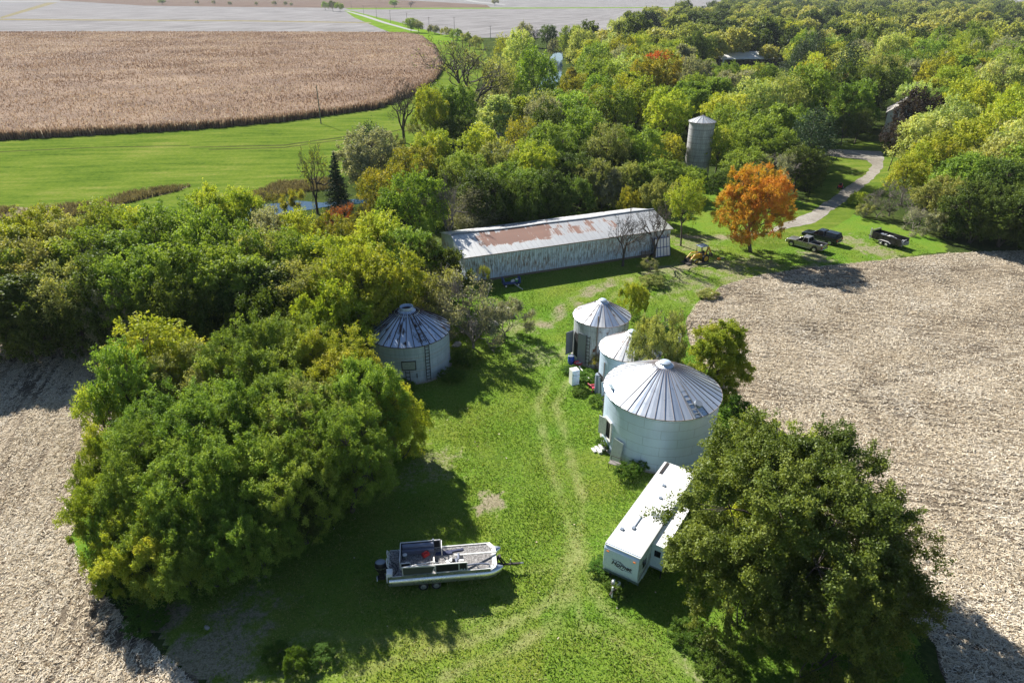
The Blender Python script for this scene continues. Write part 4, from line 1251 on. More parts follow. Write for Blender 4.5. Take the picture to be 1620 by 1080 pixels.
# --- maple and the row behind the shed
tree(35.4, 96.0, 12.0, 5.4, 'maple', 'low', 'maple', 'blazing orange and yellow maple beside the silver pickup', name='maple_tree', lod='near', rz=3.6)
for a in [(527, 242, 12.0, 2.6, 'fir', 'fir', 'dark narrow fir standing at the creek bend'), (580, 196, 12, 4.0, 'pine', 'pine', 'feathery dark cedar right of the narrow fir'),
          (488, 230, 12, 3.6, 'yel', 'bare', 'thin half bare yellowish tree over the creek pool'), (460, 300, 5, 2.2, 'gold', 'twiggy', 'golden twiggy shrub on the bank of the creek pool'), (425, 300, 4, 2.0, 'gold', 'twiggy', 'low yellow shrub at the left side of the creek pool'),
          (530, 320, 6, 2.6, 'orange', 'twiggy', 'sparse orange shrub below the narrow fir'), (572, 318, 6, 2.4, 'gold', 'twiggy', 'golden leaved shrub right below the narrow fir'),
          (607, 265, 11, 4.2, 'gold', 'sparse', 'sparse golden tree left of the bright green one by the shed'), (632, 122, 16, 4.6, 'gold', 'bare', 'crooked half bare tree with yellow tips beside the meadow'),
          (740, 60, 23.5, 13.5, 'olive', 'bare', 'great bare spreading tree standing before the brown corn field'),
          (683, 212, 10, 4.6, 'yel', 'broad', 'bright yellow-green tree below the great bare tree'), (720, 190, 7, 4.2, 'dark', 'bush', 'dark rounded bush at the foot of the great bare tree'),
          (760, 205, 10.5, 4.6, 'yel', 'broad', None), (787, 150, 13, 5.0, 'pale', 'upright', 'pale spiky poplar-like tree right of the great bare tree'), (822, 152, 12, 4.4, 'yel', 'upright', None), (825, 190, 11, 4.4, 'gold', 'sparse', None),
          (848, 84, 19, 6.2, 'mid', 'broad', 'tall dense green tree at the left bank of the river'), (822, 52, 20, 6.5, 'pale', 'willow', 'pale willow at the far end of the river bend, left bank'), (800, 58, 17, 5.5, 'yel', 'sparse', None),
          (790, 95, 17, 5.5, 'olive', 'sparse', None), (830, 38, 14, 5.5, 'grey', 'broad', None), (866, 42, 14, 6, 'dark', 'broad', None), (846, 44, 12, 5, 'bare', 'bare', None), (880, 66, 8, 4.5, 'grey', 'bush', None), (905, 44, 17, 6, 'mid', 'broad', None),
          (670, 225, 8, 3.2, 'olive', 'twiggy', None), (620, 215, 8, 3.6, 'olive', 'twiggy', None), (655, 190, 5, 3.2, 'olive', 'twiggy', None), (700, 165, 5, 3.5, 'grey', 'bush', None), (690, 172, 4, 3, 'dark', 'bush', None), (800, 128, 10, 4.5, 'grey', 'bush', None), (770, 150, 7, 4, 'grey', 'bush', None),
          (842, 233, 10.5, 4.6, 'yel', 'broad', None), (873, 200, 12, 5.2, 'mid', 'broad', None), (905, 150, 13, 5.4, 'mid', 'broad', None), (858, 145, 13, 4.8, 'olive', 'sparse', None), (965, 203, 12, 5.0, 'olive', 'sparse', None),
          (973, 140, 13.5, 5.8, 'mid', 'broad', None), (1023, 135, 13.5, 5.6, 'yel', 'broad', None), (1013, 207, 11, 5.0, 'mid', 'broad', None), (908, 122, 12, 5, 'gold', 'broad', 'golden tree on the right bank of the river'),
          (928, 175, 12.5, 5.2, 'mid', 'broad', None), (1060, 150, 13, 5.4, 'yel', 'broad', None), (790, 235, 9.5, 4.6, 'olive', 'broad', None), (735, 245, 9, 4.4, 'mid', 'broad', None),
          (923, 50, 18, 6.5, 'pale', 'willow', None), (977, 30, 18, 7.5, 'pale', 'willow', 'large pale willow crown right of the river bend'), (943, 72, 17, 6.5, 'mid', 'broad', None), (960, 100, 15, 6, 'mid', 'broad', None), (935, 105, 14, 5, 'mid', 'upright', None),
          (1008, 86, 15, 5.5, 'gold', 'broad', None), (1042, 85, 15, 5.5, 'orange', 'broad', 'orange tinted tree deep in the wood right of the river'), (1010, 58, 15, 6, 'yel', 'broad', None), (1075, 95, 14, 5.5, 'pale', 'broad', None), (1100, 120, 13, 5, 'mid', 'broad', None),
          (1058, 216, 8.5, 3.6, 'gold', 'broad', 'golden tree tucked against the left of the concrete silo'), (1140, 205, 10, 4.2, 'yel', 'broad', 'yellow-green tree tucked behind the right side of the concrete silo'),
          (1067, 262, 6.0, 4.6, 'mid', 'bush', 'round green bush at the foot of the concrete silo'), (1022, 262, 7.0, 4.6, 'mid', 'bush', None), (1100, 268, 3.6, 2.4, 'mid', 'bush', 'small bush right in front of the silo base'), (985, 265, 7, 4.0, 'olive', 'bush', None),
          (760, 278, 10, 4.4, 'dark', 'broad', None), (705, 262, 9, 4.0, 'mid', 'broad', None), (790, 300, 7.5, 4.0, 'dark', 'bush', None), (815, 298, 8, 4.0, 'dark', 'bush', None), (840, 275, 8.5, 4.2, 'mid', 'broad', None), (862, 276, 8.5, 4.2, 'dark', 'broad', None),
          (900, 285, 7.5, 4.0, 'dark', 'bush', None), (932, 265, 7.5, 4.2, 'olive', 'bush', None), (958, 270, 7, 3.6, 'grey', 'bush', None), (750, 300, 8.5, 3.8, 'grey', 'pine', None), (905, 245, 9, 4.4, 'dark', 'broad', None), (945, 225, 9, 4.2, 'dark', 'broad', None), (990, 235, 8, 4.2, 'dark', 'broad', None), (800, 262, 8, 4.4, 'mid', 'broad', None),
          (1205, 132, 15, 5.6, 'pale', 'broad', 'pale olive tree right behind the concrete silo top'), (1250, 122, 16, 5.4, 'olive', 'sparse', None), (1285, 108, 17.5, 6.4, 'mid', 'broad', 'tall green tree at the left of the gravel drive'), (1292, 172, 14, 5.2, 'pine', 'pine', 'dark green pine beside the gravel drive'),
          (1195, 190, 11, 4.8, 'mid', 'broad', None), (1235, 205, 10, 4.6, 'mid', 'broad', None), (1185, 240, 8, 4.2, 'mid', 'broad', None), (1230, 245, 8, 4.4, 'grey', 'twiggy', None), (1270, 235, 8.5, 4.4, 'dark', 'broad', None), (1285, 262, 5, 3.2, 'dark', 'bush', None), (1160, 270, 5.5, 3.6, 'dark', 'bush', None),
          (1297, 48, 21, 6.0, 'pine', 'pine', None), (1275, 62, 19, 6.0, 'pine', 'pine', None), (1352, 66, 21, 6.0, 'pine', 'pine', None), (1255, 36, 17, 6.5, 'yel', 'broad', None), (1413, 58, 19, 7.0, 'pale', 'broad', None), (1330, 110, 16, 5.5, 'dark', 'broad', None),
          (1372, 108, 16, 6, 'dark', 'broad', None), (1400, 105, 16, 6, 'dark', 'broad', None), (1345, 118, 13, 4.0, 'orange', 'sparse', 'reddish tinted thin tree above the gravel drive'), (1362, 180, 7.5, 3.2, 'dark', 'broad', 'small dark tree on the lawn at the end of the drive'), (1340, 186, 7, 3.0, 'dark', 'broad', None),
          (1488, 92, 16, 5.4, 'gold', 'broad', 'golden crown rising behind the purple-brown tree'), (1545, 46, 19, 7, 'mid', 'broad', None), (1462, 148, 14, 5.2, 'purple', 'broad', 'dark purple-brown tree in front of the house gable'), (1424, 196, 10, 3.6, 'purple', 'sparse', 'dark brown leafy tree at the right of the drive end'),
          (1597, 100, 16, 6.4, 'pale', 'broad', None), (1547, 132, 15, 6.2, 'yel', 'broad', None), (1620, 150, 15, 6.2, 'yel', 'broad', None), (1563, 185, 13, 6.0, 'yel', 'broad', None), (1470, 186, 12, 5.6, 'pale', 'broad', 'pale yellow-green tree bulging over the right of the drive'), (1515, 165, 13, 5.5, 'pale', 'broad', None), (1500, 215, 11, 5, 'yel', 'broad', None),
          (1600, 225, 12, 5.8, 'olive', 'broad', None), (1550, 250, 11, 5.4, 'mid', 'broad', None), (1600, 262, 11, 5.6, 'dark', 'broad', None), (1650, 240, 12, 6, 'mid', 'broad', None), (1444, 254, 8, 3.6, 'yel', 'broad', None), (1465, 240, 8.5, 3.6, 'yel', 'broad', None),
          (1505, 290, 8, 3.8, 'olive', 'broad', None), (1560, 300, 8.5, 4.6, 'dark', 'broad', None), (1610, 300, 9, 4.8, 'dark', 'broad', None), (1420, 288, 6.0, 3.8, 'bare', 'twiggy', 'grey leafless thicket behind the dark dump trailer'), (1470, 300, 6.0, 3.6, 'bare', 'twiggy', 'grey leafless thicket right of the one behind the dump trailer'),
          (1395, 312, 3.6, 2.6, 'grey', 'twiggy', None), (1508, 328, 5.0, 3.0, 'grey', 'bush', 'greyish bush right of the leafless thickets'), (1455, 325, 4.4, 3.0, 'grey', 'twiggy', None), (1545, 335, 5, 3.2, 'dark', 'bush', None), (1590, 340, 5, 3.4, 'dark', 'bush', None), (1640, 345, 5, 3.4, 'dark', 'bush', None), (1372, 322, 2.6, 1.8, 'olive', 'twiggy', None), (1362, 306, 2.2, 1.5, 'yel', 'bush', 'small bright shrub on the verge of the drive')]:
    px, py, h, R, kind, shape, lab = a
    top(px, py, h, R, kind, shape, 'wood', lab)

# --- single trees out in the fields
for (px, py, h, R, kind, shape, lab) in [(257, 8, 11, 9, 'mid', 'broad', 'round green tree alone at the top left field edge'), (312, 7.4, 7, 4, 'grey', 'bush', None), (338, 7.4, 7, 4, 'grey', 'bush', None), (364, 8.4, 6, 4, 'grey', 'bush', None), (406, 9, 6, 4, 'grey', 'bush', None), (434, 9, 7, 4.5, 'grey', 'bush', None), (452, 9, 7, 4.5, 'grey', 'bush', None), (461, 9.5, 5, 4, 'grey', 'bush', None),
                                         (515, 16.5, 12, 6, 'mid', 'broad', None), (527, 18.5, 14, 7.5, 'dark', 'broad', None), (538, 19, 12, 6.5, 'mid', 'broad', None), (624, 12.2, 12, 9, 'mid', 'broad', 'green tree beside the far brown field'), (650, 12.4, 11, 8, 'bare', 'bare', 'bare grey tree beside the far brown field'), (783, 9.4, 12, 8, 'grey', 'broad', 'grey-green tree by the far road on the right'),
                                         (650, 52, 11, 6.2, 'mid', 'broad', 'round green tree at the end of the pale road'), (663, 52.5, 9, 5, 'olive', 'broad', 'olive tree right of the round one at the road end'), (683, 54, 6, 4, 'grey', 'bush', None), (690, 55, 6, 3.6, 'grey', 'bush', None), (704, 58, 6, 3.4, 'olive', 'bush', None), (712, 60, 6, 3.4, 'grey', 'bush', None), (722, 64, 7, 4.6, 'mid', 'bush', None), (738, 72, 7, 4.5, 'olive', 'bush', None), (752, 78, 7, 4.5, 'olive', 'bush', None)]:
    X, Y, _ = P(px, py, 0)
    tree(X, Y, h, R, kind, shape, 'fields', lab)

# --- the rest of the wood, filled in between
hand = [(t['x'], t['y'], t['R']) for t in TREES]
wood_poly = pix([(560, 345), (620, 250), (690, 215), (790, 175), (900, 150), (905, 108), (906, 84), (930, 66), (1000, 52), (1100, 48), (1650, 48), (2300, 70), (2300, 330), (1700, 395), (1560, 385), (1480, 375), (1425, 330), (1410, 250), (1400, 225), (1330, 235), (1250, 300), (1180, 306), (1130, 300), (1070, 318), (850, 345), (700, 362)])
creek_poly = pix([(640, 300), (760, 240), (845, 150), (862, 120), (868, 96), (876, 84), (890, 84), (889, 110), (886, 130), (870, 165), (800, 260), (660, 330)])
drive_line = pix([(1250, 358), (1310, 335), (1360, 297), (1390, 268), (1390, 248), (1310, 240)])
shed_rect = [(-9, 82), (25, 94), (20, 110), (-14, 98)]


def blocks(x, y, h, R):
    px0, pt = PX(x, y, h)
    _, pb = PX(x, y, 0)
    rp = R * (PX(x + 1, y, h * .5)[0] - PX(x, y, h * .5)[0])

    def hit(a, b_, c_, d_):
        return px0 + rp > a and px0 - rp < c_ and pt < d_ and pb > b_
    if hit(1316, 222, 1398, 330):
        return True
    if 138 < y < 170 and abs((x - 37.7) * .81 + (y - 140) * .59) < 9 and x < 42:
        return True
    if y < 140 and hit(1083, 182, 1131, 268):
        return True
    if y < 425 and hit(864, 80, 893, 128):
        return True
    if y < 360 and hit(1138, 84, 1232, 104):
        return True
    if y < 176 and hit(1396, 160, 1425, 216):
        return True
    if y < 170 and hit(640, 60, 780, 215):
        return True
    if y < 95 and hit(690, 330, 1060, 445):
        return True
    return False


rsf = np.random.default_rng(23)
fills = []
gridx = np.arange(-60, 420, 8.2)
gridy = np.arange(98, 430, 8.2)
cand = [(x + rsf.uniform(-3, 3), y + rsf.uniform(-3, 3)) for y in gridy for x in gridx]
cand.sort(key=lambda p: p[1])
for (x, y) in cand:
    if abs(x) > y * .80 + 10 or not in_poly(np.array([x]), np.array([y]), wood_poly)[0]:
        continue
    if in_poly(np.array([x]), np.array([y]), creek_poly)[0] or in_poly(np.array([x]), np.array([y]), shed_rect)[0]:
        continue
    a1 = np.array([x]), np.array([y])
    if dist_line(*a1, drive_line)[0] < 8 or math.hypot(x - 37.7, y - 140) < 6 or math.hypot(x - 98, y - 178) < 10:
        continue
    sp = 1.0 if y < 250 else 1.25
    R = rsf.uniform(4.2, 5.8) * (1 if y < 200 else 1.2)
    if any((x - hx) ** 2 + (y - hy) ** 2 < (.66 * (R + hr) * sp) ** 2 for hx, hy, hr in hand):
        continue
    h = rsf.uniform(10.5, 14.5) * (1 if y < 200 else 1.15)
    if blocks(x, y, h, R * .9):
        h *= .5
        R *= .7
        if blocks(x, y, h, R * .8):
            continue
    kind = rsf.choice(['mid', 'mid', 'mid', 'yel', 'yel', 'dark', 'pale', 'olive', 'grey', 'gold'], p=None)
    shape = rsf.choice(['broad', 'broad', 'broad', 'upright', 'willow']) if kind != 'olive' else 'sparse'
    hand.append((x, y, R))
    fills.append((x, y, h, R, str(kind), str(shape)))
fills.sort(key=lambda t: t[1])
NIND = 235
for t in fills[:NIND]:
    tree(*t, 'wood')

# far wood: one mass of crowns
rs_ = np.random.default_rng(5)
far_poly = pix([(985, 56), (1010, 40), (1115, 30), (1150, 12), (1200, 5), (1590, 6), (1570, 22), (1650, 26), (1900, 26), (2200, 60), (2200, 92), (1650, 90), (1080, 90)])
fx0 = rs_.uniform(60, 2000, 16000)
fy0 = rs_.uniform(380, 2000, 16000) ** 1.0
k = in_poly(fx0, fy0, far_poly) & (np.abs(fx0) < fy0 * .82)
sp_ = list(zip(fx0[k], fy0[k]))
pts_ = [(t[0], t[1]) for t in fills[NIND:]]
cell = {}
for (x, y) in sp_:
    ck = (int(x // 13), int(y // 13))
    if ck in cell:
        continue
    cell[ck] = 1
    pts_.append((x, y))
Vs, Fs, Ts, o_ = [], [], [], 0
vf = []
for k_ in range(5):
    q = LOD['vfar']
    vf.append(make_tree_mesh(900 + k_, q['R'], q['H'], ('broad', 'upright', 'broad', 'willow', 'broad')[k_], q['leaf'], q['count'])[1])
for (x, y) in pts_[:1500]:
    v0, f0, t0 = vf[int(rs_.integers(5))]
    nf = len(f0)
    if y > 700:
        nf = int(nf * .6)
    sc, a_ = rs_.uniform(.75, 1.45), rs_.uniform(0, 6.28)
    v = v0[:nf * 4] if nf == len(f0) else v0.reshape(-1, 4, 3)[rs_.permutation(len(f0))[:nf]].reshape(-1, 3)
    c_, s_ = math.cos(a_), math.sin(a_)
    v = np.stack([(v[:, 0] * c_ - v[:, 1] * s_) * sc + x, (v[:, 0] * s_ + v[:, 1] * c_) * sc + y, v[:, 2] * sc * rs_.uniform(.8, 1.1)], 1)
    Vs.append(v)
    Fs.append(np.arange(4 * nf).reshape(-1, 4) + o_)
    o_ += 4 * nf
    Ts.append(np.clip(rs_.random() ** 1.3 * .85 + .2 * rs_.random(nf), 0, 1))
FOL['far'] = foliage('leaf_far_wood', [(.018, .030, .010), (.045, .062, .015), (.085, .105, .022), (.150, .165, .045), (.200, .190, .060)], hue=0, val=0)
o = mesh_np('distant_wood', np.concatenate(Vs), np.concatenate(Fs), FOL['far'], np.concatenate(Ts))
tag(o, 'mass of far green tree crowns along the horizon at top right', 'wood', None, 'stuff')

# --- labels: what sets each tree apart, by look, then by place
ORD = ['first', 'second', 'third', 'fourth', 'fifth', 'sixth', 'seventh', 'eighth', 'ninth', 'tenth', 'eleventh', 'twelfth', 'thirteenth', 'fourteenth', 'fifteenth', 'sixteenth']


def zone_phrase(t):
    z = t['zone']
    px, py = PX(t['x'], t['y'], t['h'])
    if z == 'clump':
        return 'in the clump left of the boat, ' + ('back side' if t['y'] > 41 else 'front side')
    if z.startswith('belt'):
        return {'belt_back': 'in the creek shelterbelt, row nearest the meadow', 'belt_mid': 'in the middle row of the left shelterbelt', 'belt_front': 'in the left shelterbelt, front row', 'belt_edge': 'at the foot of the left shelterbelt'}[z]
    if z == 'fields':
        return 'on the far field edge' + (' left of the road' if px < 545 else ' near the road end')
    if z == 'shed':
        return 'by the long shed'
    dep = 'nearest' if t['y'] < 135 else 'second' if t['y'] < 175 else 'third' if t['y'] < 230 else 'fourth' if t['y'] < 300 else 'farthest'
    if px < 700:
        return 'between meadow and shed, ' + dep + ' row'
    if px < 880:
        return 'between bare tree and river, ' + dep + ' row'
    if px < 1000:
        return 'in the wood right of the river, ' + dep + ' row'
    if px < 1110:
        return 'in the wood left of the silo, ' + dep + ' row'
    if px < 1215:
        return 'in the wood behind the silo, ' + dep + ' row'
    if px < 1330:
        return 'in the wood left of the drive, ' + dep + ' row'
    if px < 1450:
        return 'in the wood above the drive, ' + dep + ' row'
    return 'in the wood at far right, ' + dep + ' row'


groups = {}
for t in TREES:
    t['o']['group'] = {'clump': 'trees of the clump left of the boat', 'near': 'growth round the camper', 'bins': 'growth round the grain bins', 'shed': 'growth round the long shed', 'fields': 'trees out in the fields', 'maple': 'maple', 'wood': 'trees of the wood'}.get(t['zone'], 'trees of the left shelterbelt')
    if t['label'] and t['zone'] != 'weeds':
        t['o']['label'] = t['label']
    else:
        groups.setdefault((CW.get(t['kind'], 'grey leafless'), SW[t['shape']], zone_phrase(t)), []).append(t)
for (cw, sw, zp), ts in groups.items():
    ts.sort(key=lambda t: PX(t['x'], t['y'], t['h'])[0])
    if len(ts) == 1:
        ts[0]['o']['label'] = f'lone {cw} {sw} {zp}'
    else:
        for i, t in enumerate(ts):
            od = 'leftmost' if i == 0 else 'rightmost' if i == len(ts) - 1 else ORD[i] + ' from left'
            t['o']['label'] = f'{cw} {sw} {zp}, {od}'
print('TREES', len(TREES), 'fills', len(fills), 'far', len(pts_))
# ------------------------------------------------------------------ buildings
def at_wall(R, ang, z, d=0.0):
    return ((R + d) * math.cos(ang), (R + d) * math.sin(ang), z)


def bin_roof(mb, R, z0, z1, rc, nrib, seed, ribm=1, holes=0.0, rib=(.032, .045)):
    rs = random.Random(seed)
    Ro = R + .14
    sl = math.hypot(Ro - rc, z1 - z0)
    for k in range(nrib):
        a0, a1 = 2 * math.pi * k / nrib, 2 * math.pi * (k + 1) / nrib
        j = rs.uniform(-.02, .03)
        rows = []
        for s, r in enumerate((Ro, rc + (Ro - rc) * .66, rc + (Ro - rc) * .33, rc)):
            z = z1 - (z1 - z0) * (r - rc) / (Ro - rc) + (j * (1 if s in (1, 2) else 0))
            rows.append([(r * math.cos(a0), r * math.sin(a0), z), (r * math.cos((a0 + a1) / 2), r * math.sin((a0 + a1) / 2), z + .012), (r * math.cos(a1), r * math.sin(a1), z)])
        vs = [p for rw in rows for p in rw]
        fs, uv = [], []
        uo = k * 3.7 + rs.random()
        for s in range(3):
            for t in range(2):
                fs.append((s * 3 + t, s * 3 + t + 1, s * 3 + t + 4, s * 3 + t + 3))
                wv = (a1 - a0) * R / 2
                uv.append([(uo + t * wv, s * sl / 3), (uo + (t + 1) * wv, s * sl / 3), (uo + (t + 1) * wv, (s + 1) * sl / 3), (uo + t * wv, (s + 1) * sl / 3)])
        mb.add(vs, fs, 2 if rs.random() < .32 else 0, uv)
        mb.bar((Ro * 1.003 * math.cos(a0), Ro * 1.003 * math.sin(a0), z0 + .02), ((rc + .3) * math.cos(a0), (rc + .3) * math.sin(a0), z1 + .03 - .3 * (z1 - z0) / (Ro - rc)), rib[0], rib[1], ribm)


def ladder(mb, p0, p1, side, w=.42, step=.36, r=.022, m=0):
    p0, p1, side = Vector(p0), Vector(p1), Vector(side).normalized() * w / 2
    mb.bar(p0 - side, p1 - side, r * 2, None, m)
    mb.bar(p0 + side, p1 + side, r * 2, None, m)
    n = int((p1 - p0).length / step)
    for i in range(n):
        q = p0 + (p1 - p0) * ((i + .5) / n)
        mb.bar(q - side, q + side, r * 1.5, None, m)


def grain_bin(label, C, R, eave, rise, nrib, wallm, roofm, ribm, rc=.45, capm=None, seed=1, group='grain bins', rib=(.032, .045)):
    t = thing('grain_bin', label, 'grain bin', (C[0], C[1], 0), 0, group)
    t['acam'] = math.atan2(-C[1], -C[0])
    ac = t['acam']
    m = MB()
    m.lathe([(R, .0), (R, eave)], 72, 0, a0=ac + math.pi, a1=ac + 3 * math.pi)
    m.build('wall', wallm, t)
    m = MB()
    m.lathe([(R + .16, 0.0), (R + .16, .10), (R + .01, .12)], 48)
    m.build('base_ring', M['stone'], t)
    m = MB()
    bin_roof(m, R, eave - .03, eave + rise, rc, nrib, seed, rib=rib)
    m.build('roof', [roofm, ribm, M['roof_dull']], t, smooth=0)
    m = MB()
    if capm:
        m.lathe([(rc + .05, eave + rise - .04), (rc + .05, eave + rise + .12), (rc * .8, eave + rise + .20), (.02, eave + rise + .24)], 24)
        m.build('roof_cap', capm, t)
    else:
        m.lathe([(rc + .02, eave + rise - .05), (rc + .06, eave + rise + .28), (rc - .02, eave + rise + .28), (rc - .06, eave + rise - .02)], 28)
        m.build('roof_collar', M['galv'], t)
        m = MB()
        m.lathe([(rc - .05, eave + rise), (.01, eave + rise)], 24)
        m.build('roof_opening', M['interior'], t)
        m = MB()
        m.tube([((rc + .62) * math.cos(a), (rc + .62) * math.sin(a), eave + rise * (1 - .62 / (R - rc)) + .09) for a in np.linspace(0, 2 * math.pi, 40)], .03, 6)
        m.build('roof_ring', M['alu'], t)
    m = MB()
    m.lathe([(R + .15, eave - .10), (R + .17, eave - .02), (R + .13, eave - .02)], 64)
    m.build('eave_trim', ribm, t)
    return t, ac


def face_box(m, R, ac, off, z, w, h, d=.05, mi=0, lift=0.0):
    a = ac + R_(off)
    p = at_wall(R, a, z, d / 2 + lift)
    m.box(p, (w, d, h), mi, rz=math.degrees(a) + 90)


# largest bin
BB = (12.55, 48.8)
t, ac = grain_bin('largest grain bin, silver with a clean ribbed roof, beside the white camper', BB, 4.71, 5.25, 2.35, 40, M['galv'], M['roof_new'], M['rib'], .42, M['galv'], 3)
m = MB()
face_box(m, 4.71, ac, -57, 1.22, 1.15, .14, .14)
face_box(m, 4.71, ac, -57, 3.02, 1.15, .14, .14)
for s in (-1, 1):
    face_box(m, 4.71, ac, -57 + s * 6.3, 2.12, .13, 1.75, .14)
fr = m.build('door_frame', M['white_old'], t)
m = MB()
face_box(m, 4.71, ac, -57, 2.12, .92, 1.68, .03)
m.build('doorway', M['interior'], fr)
m = MB()
a = ac + R_(-65)
p = at_wall(4.71, a, 2.1, .28)
m.box(p, (.75, .05, 1.7), 0, rz=math.degrees(a) + 128)
m.build('door', M['white_old'], t)
m = MB()
a = ac + R_(38)
ladder(m, at_wall(4.78, a, 5.36), at_wall(.9, a, 7.27), (-math.sin(a), math.cos(a), 0), .5, .42, .035)
m.build('roof_ladder', M['galv_dull'], t)
m = MB()
a = ac + R_(47)
q = Vector(at_wall(3.95, a, 5.76))
nrm = Vector((math.cos(a) * .5, math.sin(a) * .5, 1)).normalized()
m.tube([q - nrm * .05, q + nrm * .16], [.34, .30], 20)
m.build('roof_hatch', M['galv'], t)
m = MB()
a = ac + R_(-68)
m.box(at_wall(4.3, a, 5.62), (.7, .55, .12), 0, rz=math.degrees(a) + 90, rx=-26)
m.build('eave_hatch', M['paleblue'], t)
m = MB()
for z in np.arange(.4, 5.2, .28):
    a = ac + R_(-84)
    m.box(at_wall(4.71, a, z, .05), (.10, .10, .09), 0, rz=math.degrees(a))
m.build('wall_bolts', M['rib_dark'], t)

# middle bin and back bin
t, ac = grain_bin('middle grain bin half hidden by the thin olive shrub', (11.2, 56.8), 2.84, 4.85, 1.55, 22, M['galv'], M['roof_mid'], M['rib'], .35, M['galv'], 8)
m = MB()
face_box(m, 2.84, ac, -52, 2.4, .1, 3.0, .07)
face_box(m, 2.84, ac, -22, 2.2, .12, 3.2, .09)
m.build('wall_rib', M['wood_grey'], t)
m = MB()
face_box(m, 2.84, ac, -60, 1.35, .8, 1.9, .04)
m.build('doorway', M['interior'], t)
t, ac = grain_bin('smallest looking grain bin at the back with rust streaks on its wall', (9.3, 64.0), 2.84, 4.83, 1.55, 24, M['galv_old'], M['roof_mid'], M['rib'], .35, M['galv'], 11)
m = MB()
a = ac + R_(-6)
m.bar(at_wall(3.0, a, 0), at_wall(3.0, a, 6.0), .1, None, 0)
m.build('vertical_pipe', M['wood'], t)
m = MB()
face_box(m, 2.84, ac, -58, 1.9, .8, 2.7, .04)
m.build('doorway', M['interior'], t)
m = MB()
a = ac + R_(-74)
m.box(at_wall(2.84, a, 1.8, .45), (1.0, .05, 2.6), 0, rz=math.degrees(a) + 30)
m.box(at_wall(2.84, a, 1.8, .45), (.08, .1, 2.6), 0, rz=math.degrees(a) + 30)
m.build('door', M['galv_dull'], t)
m = MB()
a = ac + R_(-24)
ladder(m, at_wall(2.95, a, .3), at_wall(2.95, a, 3.6), (-math.sin(a), math.cos(a), 0), .4, .4, .025)
m.build('wall_ladder', M['steel_dark'], t)
m = MB()
face_box(m, 2.84, ac, -38, 1.9, 1.2, 3.3, .05)
m.build('wall_patch', M['galv_dull'], t)

# dark-roofed bin
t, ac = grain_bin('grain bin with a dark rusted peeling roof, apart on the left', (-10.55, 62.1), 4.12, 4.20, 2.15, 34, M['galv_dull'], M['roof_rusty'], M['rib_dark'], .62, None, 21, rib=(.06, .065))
m = MB()
face_box(m, 4.12, ac, -3, 2.15, 1.25, .85, .06)
h_ = m.build('wall_hatch', M['hatchgreen'], t, bevel=.02)
m = MB()
for dz, hh in ((.46, .06), (-.46, .06)):
    face_box(m, 4.12, ac, -3, 2.15 + dz, 1.38, hh, .09)
for s in (-1, 1):
    face_box(m, 4.12, ac, -3 + s * 9.2, 2.15, .06, .96, .09)
m.build('hatch_frame', M['steel_dark'], h_)
m = MB()
a = ac + R_(23)
ladder(m, at_wall(4.24, a, .15), at_wall(4.24, a, 4.15), (-math.sin(a), math.cos(a), 0), .44, .36, .028)
m.build('wall_ladder', M['steel_dark'], t)
m = MB()
a = ac + R_(-5)
ladder(m, at_wall(4.24, a, .3), at_wall(4.24, a, 1.6), (-math.sin(a), math.cos(a), 0), .40, .36, .026)
m.build('short_ladder', M['steel_dark'], t)
m = MB()
a = ac + R_(7)
m.bar(at_wall(4.2, a, .75), at_wall(4.2, a, 1.2), .10, .06)
m.build('lever', M['steel_dark'], t)
m = MB()
for z in (1.42, 2.86):
    m.lathe([(4.13, z), (4.145, z + .03), (4.13, z + .06)], 64)
m.build('wall_hoops', M['galv_old'], t)
m = MB()
a = ac + R_(21)
ladder(m, at_wall(4.1, a, 4.42), at_wall(1.0, a, 6.2), (-math.sin(a), math.cos(a), 0), .42, .4, .026)
m.build('roof_ladder', M['rib_dark'], t)

# concrete silo
t = thing('silo', 'round concrete silo with a pale conical roof among the trees', 'silo', (37.7, 140.0, 0))
m = MB()
acs = math.atan2(-140, -37.7)
m.lathe([(2.47, 0), (2.47, 11.3)], 48, a0=acs + math.pi, a1=acs + 3 * math.pi)
m.build('wall', M['stave'], t)
m = MB()
for k in range(14):
    a0, a1 = 2 * math.pi * k / 14, 2 * math.pi * (k + 1) / 14
    m.add([(2.72 * math.cos(a0), 2.72 * math.sin(a0), 11.22), (2.72 * math.cos(a1), 2.72 * math.sin(a1), 11.22), (0, 0, 12.45)], [(0, 1, 2)], 0, [[(0, 0), (1, 0), (.5, 2.6)]])
    m.bar((2.72 * math.cos(a0), 2.72 * math.sin(a0), 11.24), (0, 0, 12.47), .05, .05, 1)
m.lathe([(2.72, 11.22), (2.72, 11.12), (2.45, 11.16)], 48, 1)
m.build('roof', [M['galv_old'], M['wood_grey']], t, smooth=0)
m = MB()
for z in np.arange(1.0, 11, 1.25):
    m.lathe([(2.475, z), (2.50, z + .02), (2.475, z + .04)], 48)
m.build('hoops', M['rib_dark'], t)

